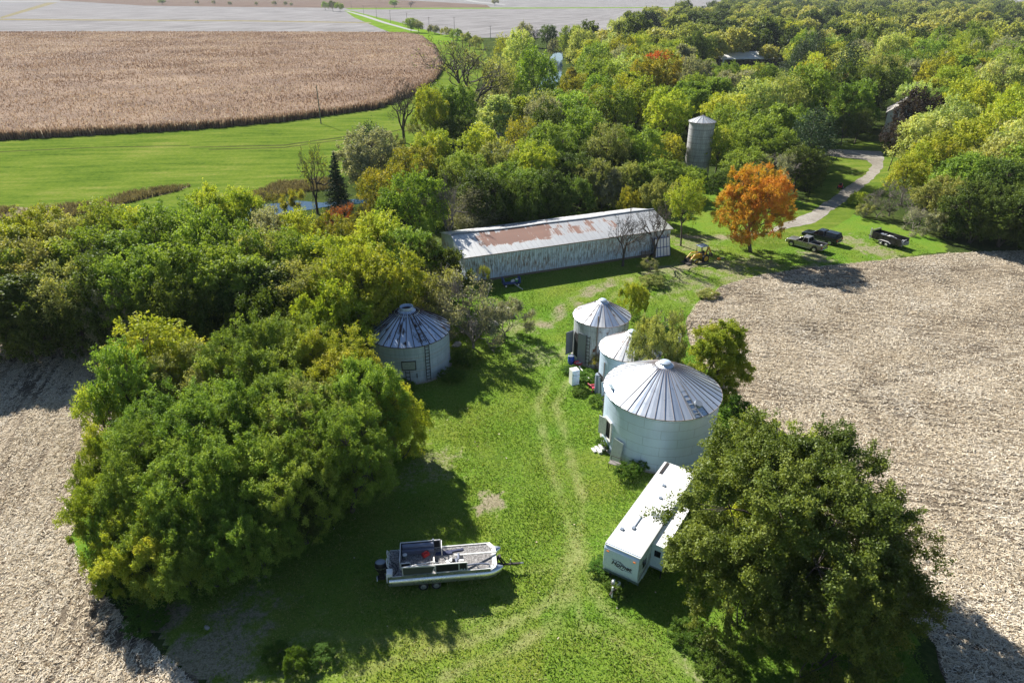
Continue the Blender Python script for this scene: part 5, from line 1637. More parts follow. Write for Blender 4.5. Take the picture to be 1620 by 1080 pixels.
# long shed
SW, SE = (-6.1, 83.7), (23.1, 95.6)
ang = math.degrees(math.atan2(SE[1] - SW[1], SE[0] - SW[0]))
L_ = math.hypot(SE[0] - SW[0], SE[1] - SW[1])
W_, EV, RG = 10.6, 3.8, 5.15
t = thing('shed', 'long low metal shed with rust-patched roof and peeling white walls', 'shed', (SW[0], SW[1], 0), ang)
m = MB()
m.quad((0, 0, 0), (L_, 0, 0), (L_, 0, EV), (0, 0, EV), 0, [(0, 0), (L_, 0), (L_, EV), (0, EV)])
m.quad((L_, W_, 0), (0, W_, 0), (0, W_, EV), (L_, W_, EV), 0, [(0, 0), (L_, 0), (L_, EV), (0, EV)])
for x, s in ((0, 1), (L_, -1)):
    pts = [(x, W_, 0), (x, 0, 0), (x, 0, EV), (x, W_ / 2, RG - .05), (x, W_, EV)]
    m.add(pts if s > 0 else pts[::-1], [(0, 1, 2, 3, 4)], 0, [[(q_[1] + 40, q_[2]) for q_ in (pts if s > 0 else pts[::-1])]])
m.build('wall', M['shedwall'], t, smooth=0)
m = MB()
nseg = 9
sag = [(.05 * math.sin(i * 1.9) - .10 * math.sin(math.pi * i / nseg)) for i in range(nseg + 1)]
slope = (RG - EV) / (W_ / 2)
ov = .28
for i in range(nseg):
    x0, x1 = -.25 + (L_ + .5) * i / nseg, -.25 + (L_ + .5) * (i + 1) / nseg
    d = math.hypot(W_ / 2 + ov, RG - EV + ov * slope)
    m.quad((x0, -ov, EV - ov * slope + sag[i] * .3 + .03), (x1, -ov, EV - ov * slope + sag[i + 1] * .3 + .03), (x1, W_ / 2, RG + sag[i + 1]), (x0, W_ / 2, RG + sag[i]), 0, [(x0, 0), (x1, 0), (x1, d), (x0, d)])
    m.quad((x1, W_ + ov, EV - ov * slope + .03), (x0, W_ + ov, EV - ov * slope + .03), (x0, W_ / 2, RG + sag[i]), (x1, W_ / 2, RG + sag[i + 1]), 1, [(x0, 0), (x1, 0), (x1, d), (x0, d)])
rf_ = m.build('roof', [M['shedroof'], M['roof_mid']], t, smooth=0)
m = MB()
for i in range(nseg):
    x0, x1 = -.3 + (L_ + .6) * i / nseg, -.3 + (L_ + .6) * (i + 1) / nseg
    m.bar((x0, W_ / 2, RG + sag[i] + .05), (x1, W_ / 2, RG + sag[i + 1] + .05), .32, .07)
m.build('ridge_cap', M['galv_dull'], rf_)
m = MB()
m.bar((-.3, -ov - .02, EV - ov * slope - .03), (L_ + .3, -ov - .02, EV - ov * slope - .03), .05, .12)
m.build('eave_board', M['wood'], t)
m = MB()
m.box((L_ / 2, -.05, .14), (L_, .08, .30))
m.build('sill_board', M['wood'], t)
m = MB()
for x in np.arange(.34, L_, .68):
    m.box((x, -.02, EV / 2 + .1), (.05, .05, EV - .3))
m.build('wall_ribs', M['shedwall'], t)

# things leaning on and lying by the shed
sx, sy = math.cos(R_(ang)), math.sin(R_(ang))


def shed_pt(u, v):
    return (SW[0] + sx * u - sy * v, SW[1] + sy * u + sx * v)


q = shed_pt(L_ - 1.75, -.75)
t = thing('overhead_door', 'white panelled overhead door leaning on the right end of the long shed', 'door', (q[0], q[1], 0), ang)
m = MB()
m.box((0, 0, 1.35), (2.7, .05, 2.7), rx=-13)
m.build('panels', M['white'], t)
m = MB()
for i in range(6):
    m.box((-1.35 + i * .54, -.04, 1.35), (.07, .06, 2.72), rx=-13)
for z in (.05, 1.35, 2.66):
    m.box((0, -.045 + (z - 1.35) * .23, z), (2.76, .05, .08), rx=-13)
m.build('frame', M['bluepaint'], t)
q = shed_pt(L_ - 4.3, -.5)
t = thing('pallet', 'brown wooden pallet leaning on the shed left of the white door', 'pallet', (q[0], q[1], 0), ang)
m = MB()
for i in range(5):
    m.box((0, -.08, .15 + i * .2), (1.4, .03, .12), rx=-12)
for x in (-.65, 0, .65):
    m.box((x, 0, .55), (.08, .1, 1.05), rx=-12)
m.build('slats', M['wood'], t)

# far barn, house, garden shed
bx, by, _ = P(1180, 105)
t = thing('barn', 'large barn with pale roof and dark blue wall beyond the wood', 'barn', (bx, by, 0), 6)
m = MB()
m.box((2, 10, 1.7), (28, 19.9, 3.4))
m.build('wall', M['darkpaint'], t)
m = MB()
m.prism([(-.6, 3.2), (10, 5.6), (20.6, 3.2), (20.6, 3.45), (10, 5.9), (-.6, 3.45)], -13, 17)
o = m.build('roof', M['white_roof'], t)
o.rotation_euler = (0, 0, R_(90))
o.location = (4, 0, 0)
m = MB()
m.box((-11.8, -.1, 2.0), (.9, .3, 3.4))
m.build('corner_trim', M['white'], t)
t = thing('house', 'grey gabled house corner peeping out behind the purple-brown tree', 'house', (97.6, 177, 0), -28)
m = MB()
m.box((0, 5, 3.4), (7.2, 10, 6.8))
m.prism([(-3.6, 6.8), (3.6, 6.8), (0, 9.5)], .01, 9.99)
m.build('wall', M['white_old'], t)
m = MB()
for s in (-1, 1):
    m.add([(s * 4.0, -.3, 6.55), (s * 4.0, 10.3, 6.55), (0, 10.3, 9.6), (0, -.3, 9.6), (s * 4.0, -.3, 6.7), (s * 4.0, 10.3, 6.7), (0, 10.3, 9.75), (0, -.3, 9.75)],
          [(0, 1, 2, 3), (7, 6, 5, 4), (0, 4, 5, 1), (3, 2, 6, 7), (0, 3, 7, 4), (1, 5, 6, 2)])
m.build('roof', M['stone'], t)
for x, z in ((-1.6, 2.2), (1.5, 2.2), (-1.6, 5.2), (1.5, 5.2)):
    m = MB()
    m.box((x, -.03, z), (1.1, .1, 1.6))
    w_ = m.build('window', M['white'], t)
    m = MB()
    m.box((x, -.09, z), (.9, .04, 1.4))
    m.build('pane', M['glass'], w_)
q = P(1487, 287)
t = thing('garden_shed', 'small shed with a pale roof sunk in the bushes at right', 'shed', (q[0], q[1], 0), 20)
m = MB()
m.box((0, 0, 1.3), (3.6, 3.0, 2.6))
m.build('wall', M['wood'], t)
m = MB()
m.prism([(-2.1, 2.5), (0, 3.5), (2.1, 2.5), (2.1, 2.62), (0, 3.62), (-2.1, 2.62)], -1.8, 1.8)
m.build('roof', M['white_roof'], t)

# utility poles


def pole(px, py, h, label, arm=1.6, d=.30):
    q = P(px, py)
    t = thing('utility_pole', label, 'pole', (q[0], q[1], 0), random.uniform(-10, 10) + 20, 'utility poles')
    m = MB()
    m.tube([(0, 0, 0), (0, 0, h)], [d / 2, d * .36], 8)
    m.build('pole', M['wood_grey'], t)
    if arm:
        m = MB()
        m.box((0, 0, h - .5), (arm, .12, .14))
        m.build('crossarm', M['wood_grey'], t)
        m = MB()
        for x in (-.45, .45):
            m.tube([(x * arm, 0, h - .42), (x * arm, 0, h - .15)], .06, 6)
        m.build('insulators', M['stone'], t)
    return t


pole(508, 196, 10.4, 'lone grey utility pole on the meadow in front of the corn', 0, .34)
pole(684, 172, 9.0, 'utility pole on the meadow just left of the great bare tree', .9, .30)
for i, (px, py, h) in enumerate([(556, 13.4, 12), (575.6, 24, 12), (596.2, 30, 12), (618, 36.5, 12), (644, 36.5, 9.5), (679, 45, 9.5), (719, 51, 11.5), (776, 62, 9)]):
    pole(px, py, h, ['utility pole farthest up the pale road', 'utility pole second farthest up the pale road', 'utility pole halfway along the pale road', 'utility pole nearest the round tree, left of it', 'utility pole rising directly above the round field tree', 'utility pole between round tree and roadside shrubs', 'tall utility pole above the roadside shrubs in the pale field', 'utility pole standing left of the far willow'][i], 2.2, .42)
# ------------------------------------------------------------------ camper trailer
def wheel(m, c, r=.36, w=.24, axis='y', mt=0, mr=1, side=-1):
    """tyre (mt) and rim (mr) about the local y axis"""
    c = Vector(c)
    a = Vector((0, 1, 0))
    m.tube([c - a * w / 2, c - a * w * .38, c + a * w * .38, c + a * w / 2], [r * .88, r, r, r * .88], 20, mt)
    for s in (-1, 1):
        m.tube([c + a * s * w * .5, c + a * s * (w * .5 + .012)], [r * .60, r * .52], 16, mr)
        m.tube([c + a * s * (w * .5 + .012), c + a * s * (w * .5 + .02)], [r * .2, r * .18], 10, mt)


def wheel_part(name, parent, c, r, w, rimm=None):
    """wheel > tyre, rim: the tyre mesh carries the name of the part"""
    m = MB()
    c = Vector(c)
    a = Vector((0, 1, 0))
    m.tube([c - a * w / 2, c - a * w * .38, c + a * w * .38, c + a * w / 2], [r * .88, r, r, r * .88], 22)
    o = m.build(name, M['tyre'], parent)
    m = MB()
    for s in (-1, 1):
        m.tube([c + a * s * w * .5, c + a * s * (w * .5 + .014)], [r * .62, r * .50], 18)
        m.tube([c + a * s * (w * .5 + .014), c + a * s * (w * .5 + .03)], [r * .2, r * .16], 10)
    m.build('rim', rimm or M['rim'], o)
    return o


t = thing('camper_trailer', 'long white travel trailer lettered Hornet with its side room slid out', 'camper', (6.95, 32.25, 0), 237)
CWD, CL_, CH = 1.22, 10.4, 3.12
m = MB()
body = [(-CL_, .75), (-.38, .75), (-.14, 1.05), (.0, 1.5), (-.02, 2.9), (-.14, 3.06), (-.3, CH), (-CL_ + .3, CH), (-CL_, 2.9)]
m.prism(body[::1], -CWD, CWD)
bo = m.build('body', M['camper'], t, bevel=.04)
m = MB()
m.box((-CL_ / 2 - .1, 0, CH + .015), (CL_ - .35, CWD * 2 - .06, .03))
rf_ = m.build('roof', M['white_roof'], t)
m = MB()
for s in (-1, 1):
    m.bar((-.2, s * (CWD + .005), CH - .02), (-CL_ + .1, s * (CWD + .005), CH - .02), .04, .08)
m.bar((-.16, -CWD, CH - .02), (-.16, CWD, CH - .02), .05, .06)
m.build('roof_trim', M['alu_white'], rf_)
m = MB()
m.box((-CL_ + .9, -CWD + .28, CH + .05), (1.5, .22, .06))
m.build('roof_patch', M['steel_dark'], rf_)
m = MB()
m.box((-4.6, .55, CH + .18), (.85, .8, .32), top=(.72, .8))
m.build('air_conditioner', M['white'], rf_, bevel=.05)
m = MB()
m.box((-3.0, -.25, CH + .06), (1.5, .07, .07))
m.box((-2.4, -.25, CH + .08), (.25, .2, .1))
m.build('aerial', M['stripe'], rf_)
for x, y in ((-1.9, -.85), (-6.2, .1), (-7.6, -.2)):
    m = MB()
    m.box((x, y, CH + .07), (.22, .22, .10))
    m.build('roof_vent', M['stripe'], rf_)
m = MB()
m.prism([(-.40, .62), (-.36, .76), (-.115, 1.06), (-.085, 1.06), (-.10, .95), (-.34, .60)], -CWD - .01, CWD + .01)
m.build('front_skirt', M['camper_skirt'], t)
for s in (-1, 1):
    m = MB()
    m.box((.03, s * .92, 2.78), (.06, .16, .07))
    m.build('marker_light', M['amber'], t)
# lettering and its swoosh lines on the front
tc = bpy.data.curves.new('lettering', 'FONT')
tc.body = 'Hornet'
tc.size = .46
tc.shear = .28
tc.offset = .013
tc.extrude = .006
tc.align_x = 'CENTER'
tc.align_y = 'CENTER'
to = bpy.data.objects.new('lettering', tc)
COL.objects.link(to)
bpy.context.view_layer.update()
tm = bpy.data.meshes.new_from_object(to.evaluated_get(bpy.context.evaluated_depsgraph_get()))
bpy.data.objects.remove(to)
tm.materials.clear()
tm.materials.append(M['navy'])
lo = bpy.data.objects.new('lettering', tm)
COL.objects.link(lo)
lo.parent = t
lo.rotation_euler = (R_(90), 0, R_(90))
lo.location = (.012, .06, 2.0)
m = MB()
for (y0, z0), (y1, z1), w in (((-.62, 2.27), (-.10, 2.26), .012), ((-.10, 2.26), (.18, 2.06), .02), ((-.02, 2.30), (.30, 2.10), .012), ((-.30, 1.82), (.18, 1.72), .03), ((.10, 1.70), (.35, 1.76), .02), ((.32, 1.75), (.85, 1.78), .012), ((-.05, 1.79), (.2, 1.66), .03), ((-.18, 2.30), (.0, 2.22), .03)):
    m.bar((.005, y0, z0), (.005, y1, z1), .02, w)
m.build('swoosh', M['navy'], t)
# lettered side: windows and stripes towards the slid-out room
m = MB()
m.box((-1.05, CWD + .005, 2.0), (.55, .03, .55))
m.box((-.75, CWD + .005, 2.35), (.25, .03, .3))
m.build('side_window', M['glass'], t)
m = MB()
m.prism([(-.2, 1.25), (-1.6, 1.5), (-2.2, 2.1), (-2.2, 1.75), (-1.6, 1.2), (-.3, 1.05)], CWD + .002, CWD + .012)
m.build('side_stripe', M['stripe'], t)
m = MB()
m.box((-1.2, CWD + .02, 1.0), (.75, .06, .35))
m.build('storage_hatch', M['camper'], t)
m = MB()
m.box((-4.25, CWD + .44, 1.85), (4.3, .87, 2.05))
so = m.build('slide_out_room', M['camper'], t, bevel=.02)
m = MB()
m.box((-4.25, CWD + .46, 2.90), (4.42, .94, .05))
m.build('slide_roof', M['white_roof'], so)
m = MB()
m.box((-2.09, CWD + .45, 2.15), (.03, .42, .5))
m.build('slide_window', M['glass'], so)
m = MB()
for x in (-2.9, -4.4, -5.6):
    m.box((x, CWD + .885, 2.1), (.8, .03, .62))
m.build('slide_side_window', M['glass'], so)
m = MB()
m.box((-2.085, CWD + .44, .92), (.03, .8, .1))
m.build('slide_sill', M['stripe'], so)
m = MB()
for s in (-.8, .8):
    m.bar((.95, 0, .62), (-.4, s, .62), .09, .12)
    m.bar((-.3, s, .62), (-CL_ + .2, s, .62), .1, .14)
m.bar((.9, 0, .6), (1.35, 0, .6), .1, .1)
m.build('chassis', M['steel_dark'], t)
m = MB()
m.tube([(.95, 0, .05), (.95, 0, .95)], .05, 10)
m.build('tongue_jack', M['white'], t)
m = MB()
m.tube([(.30, -.2, .60), (.30, -.2, .82), (.30, -.2, .90)], [.14, .14, .07], 16)
m.tube([(.30, .12, .60), (.30, .12, .82), (.30, .12, .90)], [.14, .14, .07], 16)
m.build('gas_bottles', M['white'], t)
for x in (-5.6, -6.5):
    for s in (-1, 1):
        wheel_part('wheel', t, (x, s * .98, .36), .36, .22)
m = MB()
for x, y in ((-.9, -1.0), (-.9, 1.0), (-9.8, -1.0), (-9.8, 1.0), (-2.25, 2.0), (-6.3, 2.0)):
    m.bar((x, y, 0), (x, y, .75 if abs(y) < 1.5 else .85), .06)
m.build('stabilisers', M['steel_dark'], t)

# ------------------------------------------------------------------ pontoon boat and the trailer under it
BA = 6.5
BO = (-4.55, 33.3, 0)
b = NB('speckled_deck_carpet')
v = b.coord()
M['carpet'] = b.done(b.bsdf(b.ramp(b.noise(v, 9, 4, .75), [(.36, (.07, .065, .065)), (.52, (.22, .21, .205)), (.66, (.42, .41, .40))]), .95))
S = 1.2
boat = thing('pontoon_boat', 'stripped pontoon boat with black outboard parked on the yard grass', 'boat', BO, BA)
Wd = .97
DZ = 1.22
for s in (-1, 1):
    m = MB(S)
    y = s * .70
    pts = [(-2.95, y, .80), (-2.90, y, .80), (2.35, y, .80), (2.75, y, .86), (3.05, y, .97), (3.25, y, 1.08)]
    m.tube(pts, [.33, .38, .38, .32, .20, .05], 26)
    m.box((-.1, y, 1.15), (5.6, .28, .07))
    m.build('pontoon', M['alu'], boat)
m = MB(S)
pl = [(-2.92, -Wd), (2.55, -Wd), (2.85, -Wd + .22), (2.88, Wd - .4), (2.6, Wd), (-2.92, Wd)]
n = len(pl)
m.add([(x, y, DZ - .05) for x, y in pl] + [(x, y, DZ) for x, y in pl], [tuple(range(n - 1, -1, -1)), tuple(range(n, 2 * n))] + [(i, (i + 1) % n, n + (i + 1) % n, n + i) for i in range(n)])
m.build('deck', M['carpet'], boat)
m = MB(S)
for s in (-1, 1):
    m.bar((-2.93, s * (Wd + .012), DZ - .06), (2.57, s * (Wd + .012), DZ - .06), .03, .20)
m.build('deck_rail', M['alu'], boat)
m = MB(S)
m.bar((-.1, Wd - .02, DZ + .02), (2.6, Wd - .02, DZ + .02), .06, .04)
m.bar((1.25, -Wd + .02, DZ + .03), (2.58, -Wd + .02, DZ + .03), .07, .05)
for i in range(3):
    a_, c_ = pl[1 + i], pl[2 + i]
    m.bar((a_[0] - .06, a_[1], DZ + .012), (c_[0] - .06, c_[1], DZ + .012), .24, .02)
m.build('bow_trim', M['white_old'], boat)
RZ = DZ + .58


def rail_panel(name, pts, mats):
    """panel in the plane of its outline with a pale tube frame"""
    m = MB(S)
    n_ = len(pts)
    c = [Vector(p) for p in pts]
    nm_ = (c[1] - c[0]).cross(c[2] - c[0]).normalized() * .012
    m.add([p - nm_ for p in c] + [p + nm_ for p in c], [tuple(range(n_)), tuple(range(2 * n_ - 1, n_ - 1, -1))], 0)
    o_ = m.build(name, mats[0], boat)
    m = MB(S)
    for i in range(n_):
        m.bar(c[i], c[(i + 1) % n_], .042, .042)
    m.build('frame', mats[1], o_)
    return o_


yn, yf = -Wd + .04, Wd - .04
rail_panel('rail_panel', [(-2.15, yn, DZ + .02), (-.62, yn, DZ + .02), (-.42, yn, RZ - .06), (-2.15, yn, RZ)], (M['olivepanel'], M['alu_white']))
rail_panel('rail_panel', [(-.40, yn, DZ + .06), (.84, yn, DZ + .06), (.84, yn, RZ), (-.40, yn, RZ)], (M['black'], M['alu_white']))
rail_panel('rail_panel', [(.86, yn, DZ + .06), (1.28, yn, DZ + .06), (1.28, yn, RZ), (.86, yn, RZ)], (M['black'], M['alu_white']))
rail_panel('rail_panel', [(-2.3, yf, DZ + .04), (-.12, yf, DZ + .04), (-.12, yf, RZ), (-2.3, yf, RZ)], (M['black'], M['alu_white']))
rail_panel('rail_panel', [(-2.3, yf, DZ + .04), (-2.3, -.50, DZ + .04), (-2.3, -.50, RZ), (-2.3, yf, RZ)], (M['black'], M['alu_white']))
rail_panel('rail_panel', [(-2.25, -.52, DZ + .04), (-1.75, -.52, DZ + .04), (-1.75, -.52, RZ - .1), (-2.25, -.52, RZ - .1)], (M['black'], M['alu_white']))
m = MB(S)
m.bar((-2.15, yn, RZ + .02), (1.28, yn, RZ + .02), .05, .05)
m.bar((-2.2, yn + .02, RZ), (-.42, yn + .26, RZ + .02), .04, .04)
m.build('top_rail', M['alu_white'], boat)
m = MB(S)
m.box((-1.35, yf - .2, DZ + .16), (1.75, .36, .30))
m.tube([(-2.22, yf - .13, DZ + .42), (-.48, yf - .13, DZ + .42)], .13, 14)
m.build('bench_seat', M['seatgrey'], boat, bevel=.03)
m = MB(S)
m.bar((-.50, yf - .02, DZ), (-.50, yf - .02, RZ + .10), .09, .07)
m.build('gate_post', M['stripe'], boat)
m = MB(S)
m.bar((-.05, .32, DZ), (-.05, .32, RZ - .05), .05)
m.bar((-.05, .32, RZ - .05), (-.05, yf, RZ - .05), .04)
m.build('gate_frame', M['alu_white'], boat)
m = MB(S)
m.box((-.42, -.42, DZ + .24), (.34, .50, .48), top=(.75, .9), off=(.04, 0))
co = m.build('helm_console', M['alu_white'], boat, bevel=.03)
m = MB(S)
m.box((-.34, -.42, DZ + .53), (.2, .34, .10), ry=28)
m.build('dashboard', M['black'], co)
m = MB(S)
m.box((-.26, -.55, DZ + .30), (.02, .2, .22), ry=6)
m.build('console_door', M['navy'], co)
m = MB(S)
m.tube([(-.62, -.40 + .17 * math.cos(a), DZ + .46 + .17 * math.sin(a)) for a in np.linspace(0, 2 * math.pi, 20)], .018, 6)
m.build('steering_wheel', M['black'], co)
m = MB(S)
m.box((.62, -.45, DZ + .20), (.46, .46, .12))
m.box((.82, -.45, DZ + .42), (.12, .46, .42), ry=10)
m.box((.62, -.45, DZ + .08), (.2, .2, .16))
m.build('helm_seat', M['seatgrey'], boat, bevel=.04)
m = MB(S)
m.box((.38, -.62, DZ + .10), (.34, .24, .2), rz=20)
m.box((.28, -.3, DZ + .07), (.28, .16, .14), rz=-30)
m.box((.45, -.34, DZ + .25), (.3, .2, .08), rz=50, ry=15)
m.build('bracket_box', M['white'], boat)
m = MB(S)
m.tube([(.78, -.30, DZ + .18), (.90, -.30, DZ + .18)], [.17, .17], 16)
m.tube([(.50, -.48, DZ + .36), (.64, -.44, DZ + .38)], [.12, .12], 14)
m.build('speaker_pod', M['black'], boat)
m = MB(S)
m.box((.98, -.60, DZ + .30), (.30, .46, .60), top=(.9, .9))
m.build('side_cabinet', M['alu_white'], boat)
m = MB(S)
m.box((1.0, -.52, DZ + .62), (.22, .22, .03))
m.build('cabinet_recess', M['black'], boat)
# low fender rail along the near bow
m = MB(S)
m.tube([(1.15, -.74, DZ + .16), (1.6, -.72, DZ + .2), (2.1, -.72, DZ + .2), (2.5, -.75, DZ + .14)], .045, 8)
m.build('bow_fender', M['seatgrey'], boat)
m = MB(S)
for x in (1.2, 1.85, 2.48):
    m.bar((x, -.74, DZ), (x, -.74, DZ + .18), .05)
m.build('fender_bracket', M['alu_white'], boat)
# stern: rails, swim ladder, outboard
for y in (.38, -.22):
    m = MB(S)
    pts = [(-2.85, y - .26, DZ), (-2.98, y - .25, DZ + .32), (-3.02, y - .12, DZ + .52), (-3.02, y + .12, DZ + .52), (-2.98, y + .25, DZ + .32), (-2.85, y + .26, DZ)]
    m.tube(pts, .026, 8)
    for z in (.18, .34):
        m.bar((-2.93, y - .25, DZ + z), (-2.93, y + .25, DZ + z), .022)
    for dy in (-.09, .09):
        m.bar((-2.9, y + dy, DZ), (-3.02, y + dy, DZ + .52), .022)
    m.build('stern_hoop_rail', M['alu_white'], boat)
m = MB(S)
m.box((-2.86, -.74, DZ + .10), (.30, .42, .20))
m.bar((-3.02, -.92, DZ - .42), (-3.02, -.92, DZ + .22), .04)
m.bar((-3.02, -.58, DZ - .42), (-3.02, -.58, DZ + .22), .04)
for z in (-.38, -.2, 0):
    m.bar((-3.02, -.92, DZ + z), (-3.02, -.58, DZ + z), .04)
m.build('swim_ladder', M['white'], boat)
m = MB(S)
m.tube([(-2.8, .1, DZ + .06), (-2.55, -.1, DZ + .05), (-2.42, -.45, DZ + .05), (-2.6, -.8, DZ + .04)], .022, 6)
m.tube([(-2.8, -.1, DZ + .05), (-2.6, -.35, DZ + .05), (-2.5, -.7, DZ + .04), (-2.66, -.88, DZ + .04)], .022, 6)
m.build('control_cables', M['black'], boat)
m = MB(S)
prof = [(-.02, .70), (.16, .72), (.24, .95), (.27, 1.2), (.24, 1.40), (.14, 1.53), (.0, 1.57)]
m.T = Matrix.Translation((-3.38, .0, 0)) @ Matrix.Diagonal((1.25, .92, 1, 1))
m.lathe([(max(r, .001), z) for r, z in prof], 22)
eng = m.build('outboard_motor', M['black'], boat)
m = MB(S)
m.T = Matrix.Translation((-3.38, .0, 0)) @ Matrix.Diagonal((1.27, .94, 1, 1))
m.lathe([(.262, 1.09), (.272, 1.12), (.272, 1.15)], 22, a0=R_(200), a1=R_(330), closed=False)
m.build('engine_stripe', M['alu'], eng)
m = MB(S)
m.T = Matrix.Translation((-3.38, .0, 0)) @ Matrix.Diagonal((1.25, .92, 1, 1))
m.lathe([(.225, 1.44), (.14, 1.537), (.02, 1.577)], 22)
m.build('engine_top', M['stripe'], eng)
m = MB(S)
m.box((-3.36, 0, .55), (.24, .16, .5), top=(1.2, 1.3))
m.box((-3.42, 0, .28), (.42, .07, .3))
m.box((-3.30, -.0, .40), (.5, .26, .04))
m.tube([(-3.62, 0, .24), (-3.28, 0, .24)], [.05, .07], 10)
m.box((-3.12, 0, .95), (.26, .3, .4))
m.build('engine_leg', M['black'], eng)
m = MB(S)
for k in range(3):
    a = k * 2.094
    m.box((-3.66, .09 * math.cos(a), .24 + .09 * math.sin(a)), (.03, .13, .10), rx=math.degrees(a))
m.build('propeller', M['alu'], eng)
m = MB(S)
m.box((.98, yn - .02, DZ + .13), (.12, .012, .09))
m.box((1.14, yn - .02, DZ + .13), (.08, .012, .09))
m.build('registration_patch', M['paleblue'], boat)


def on_boat(x, y, z):
    c, s = math.cos(R_(BA)), math.sin(R_(BA))
    return (BO[0] + S * (x * c - y * s), BO[1] + S * (x * s + y * c), S * z)


t = thing('fuel_tank', 'red plastic fuel tank on the pontoon boat deck', 'fuel tank', on_boat(-.95, .42, DZ), BA + 32)
m = MB(S)
m.box((0, 0, .11), (.42, .28, .22), top=(.88, .8))
bd = m.build('tank', M['red'], t, bevel=.03)
m = MB(S)
m.bar((-.12, 0, .27), (.12, 0, .27), .04)
m.bar((-.12, 0, .2), (-.12, 0, .27), .03)
m.bar((.12, 0, .2), (.12, 0, .27), .03)
m.build('handle', M['red'], t)
m = MB(S)
m.tube([(.16, 0, .2), (.16, 0, .26)], .04, 10)
m.build('cap', M['black'], t)
t = tag((lambda m_: (m_.bar((.62, -.34, DZ + .60), (2.95, .16, DZ + .10), .10, .05), m_.build('board', M['white_old']))[1])(MB(S)), 'long pale board laid slantwise across the boat bow', 'board')
t.location, t.rotation_euler = BO, (0, 0, R_(BA))
m = MB(S)
m.box((.35, .55, DZ + .03), (1.5, .14, .05), rz=6)
m.box((.05, .40, DZ + .03), (.95, .12, .05), rz=3)
m.box((.9, .62, DZ + .03), (.5, .10, .06), rz=8)
t = tag(m.build('folded_canvas', M['bluecloth']), 'dark navy folded canvas and poles lying on the boat deck', 'canvas')
t.location, t.rotation_euler = BO, (0, 0, R_(BA))
t = thing('bucket', 'small teal and white pail in the stern corner of the boat', 'bucket', on_boat(-2.08, .40, DZ), 0)
m = MB(S)
m.lathe([(.001, 0.005), (.10, 0.005), (.13, .2), (.14, .2), (.12, .01)], 16)
m.build('pail', M['hatchgreen'], t)
m = MB(S)
m.lathe([(.13, .205), (.001, .215)], 16)
m.build('lid', M['white'], t)
t = thing('coiled_rope', 'white coil of rope by the rear panel of the boat', 'rope', on_boat(-1.95, -.12, DZ), 0)
m = MB(S)
m.tube([(.1 * math.cos(a), .1 * math.sin(a), .02 + .012 * a / 3) for a in np.linspace(0, 20, 60)], .018, 6)
m.build('coil', M['white_old'], t)

bt = thing('boat_trailer', 'dark tandem axle trailer underneath the pontoon boat', 'boat trailer', BO, BA)
m = MB(S)
for s in (-1, 1):
    m.bar((-2.4, s * .32, .42), (2.4, s * .32, .48), .09, .1)
    m.bar((2.4, s * .32, .48), (3.35, 0, .48), .08, .09)
    m.bar((-2.2, s * .60, .52), (2.0, s * .60, .52), .12, .05)
for x in (-2.2, -.9, .6, 2.0):
    m.bar((x, -.7, .46), (x, .7, .46), .07, .07)
m.bar((3.2, 0, .48), (4.35, 0, .46), .09, .09)
m.build('frame', M['steel_dark'], bt)
m = MB(S)
m.bar((3.3, 0, .48), (3.02, .0, 1.15), .08)
m.bar((3.5, 0, .48), (3.15, .0, 1.05), .06)
m.box((3.10, 0, 1.08), (.16, .2, .16))
m.box((2.98, .0, .95), (.10, .3, .08))
m.build('winch_post', M['steel_dark'], bt)
m = MB(S)
m.tube([(3.75, .1, .05), (3.75, .1, .72)], .035, 8)
m.build('jack', M['alu'], bt)
m = MB(S)
m.tube([(4.30, 0, .47), (4.46, 0, .47)], [.06, .05], 8)
m.build('coupler', M['rim'], bt)
for x in (-1.12, -.42):
    for s in (-1, 1):
        wheel_part('wheel', bt, (x * S, s * .84 * S, .31), .31, .2)
m = MB(S)
for x in (-1.12, -.42):
    m.bar((x, -.8, .26), (x, .8, .26), .06)
m.build('axles', M['steel_dark'], bt)


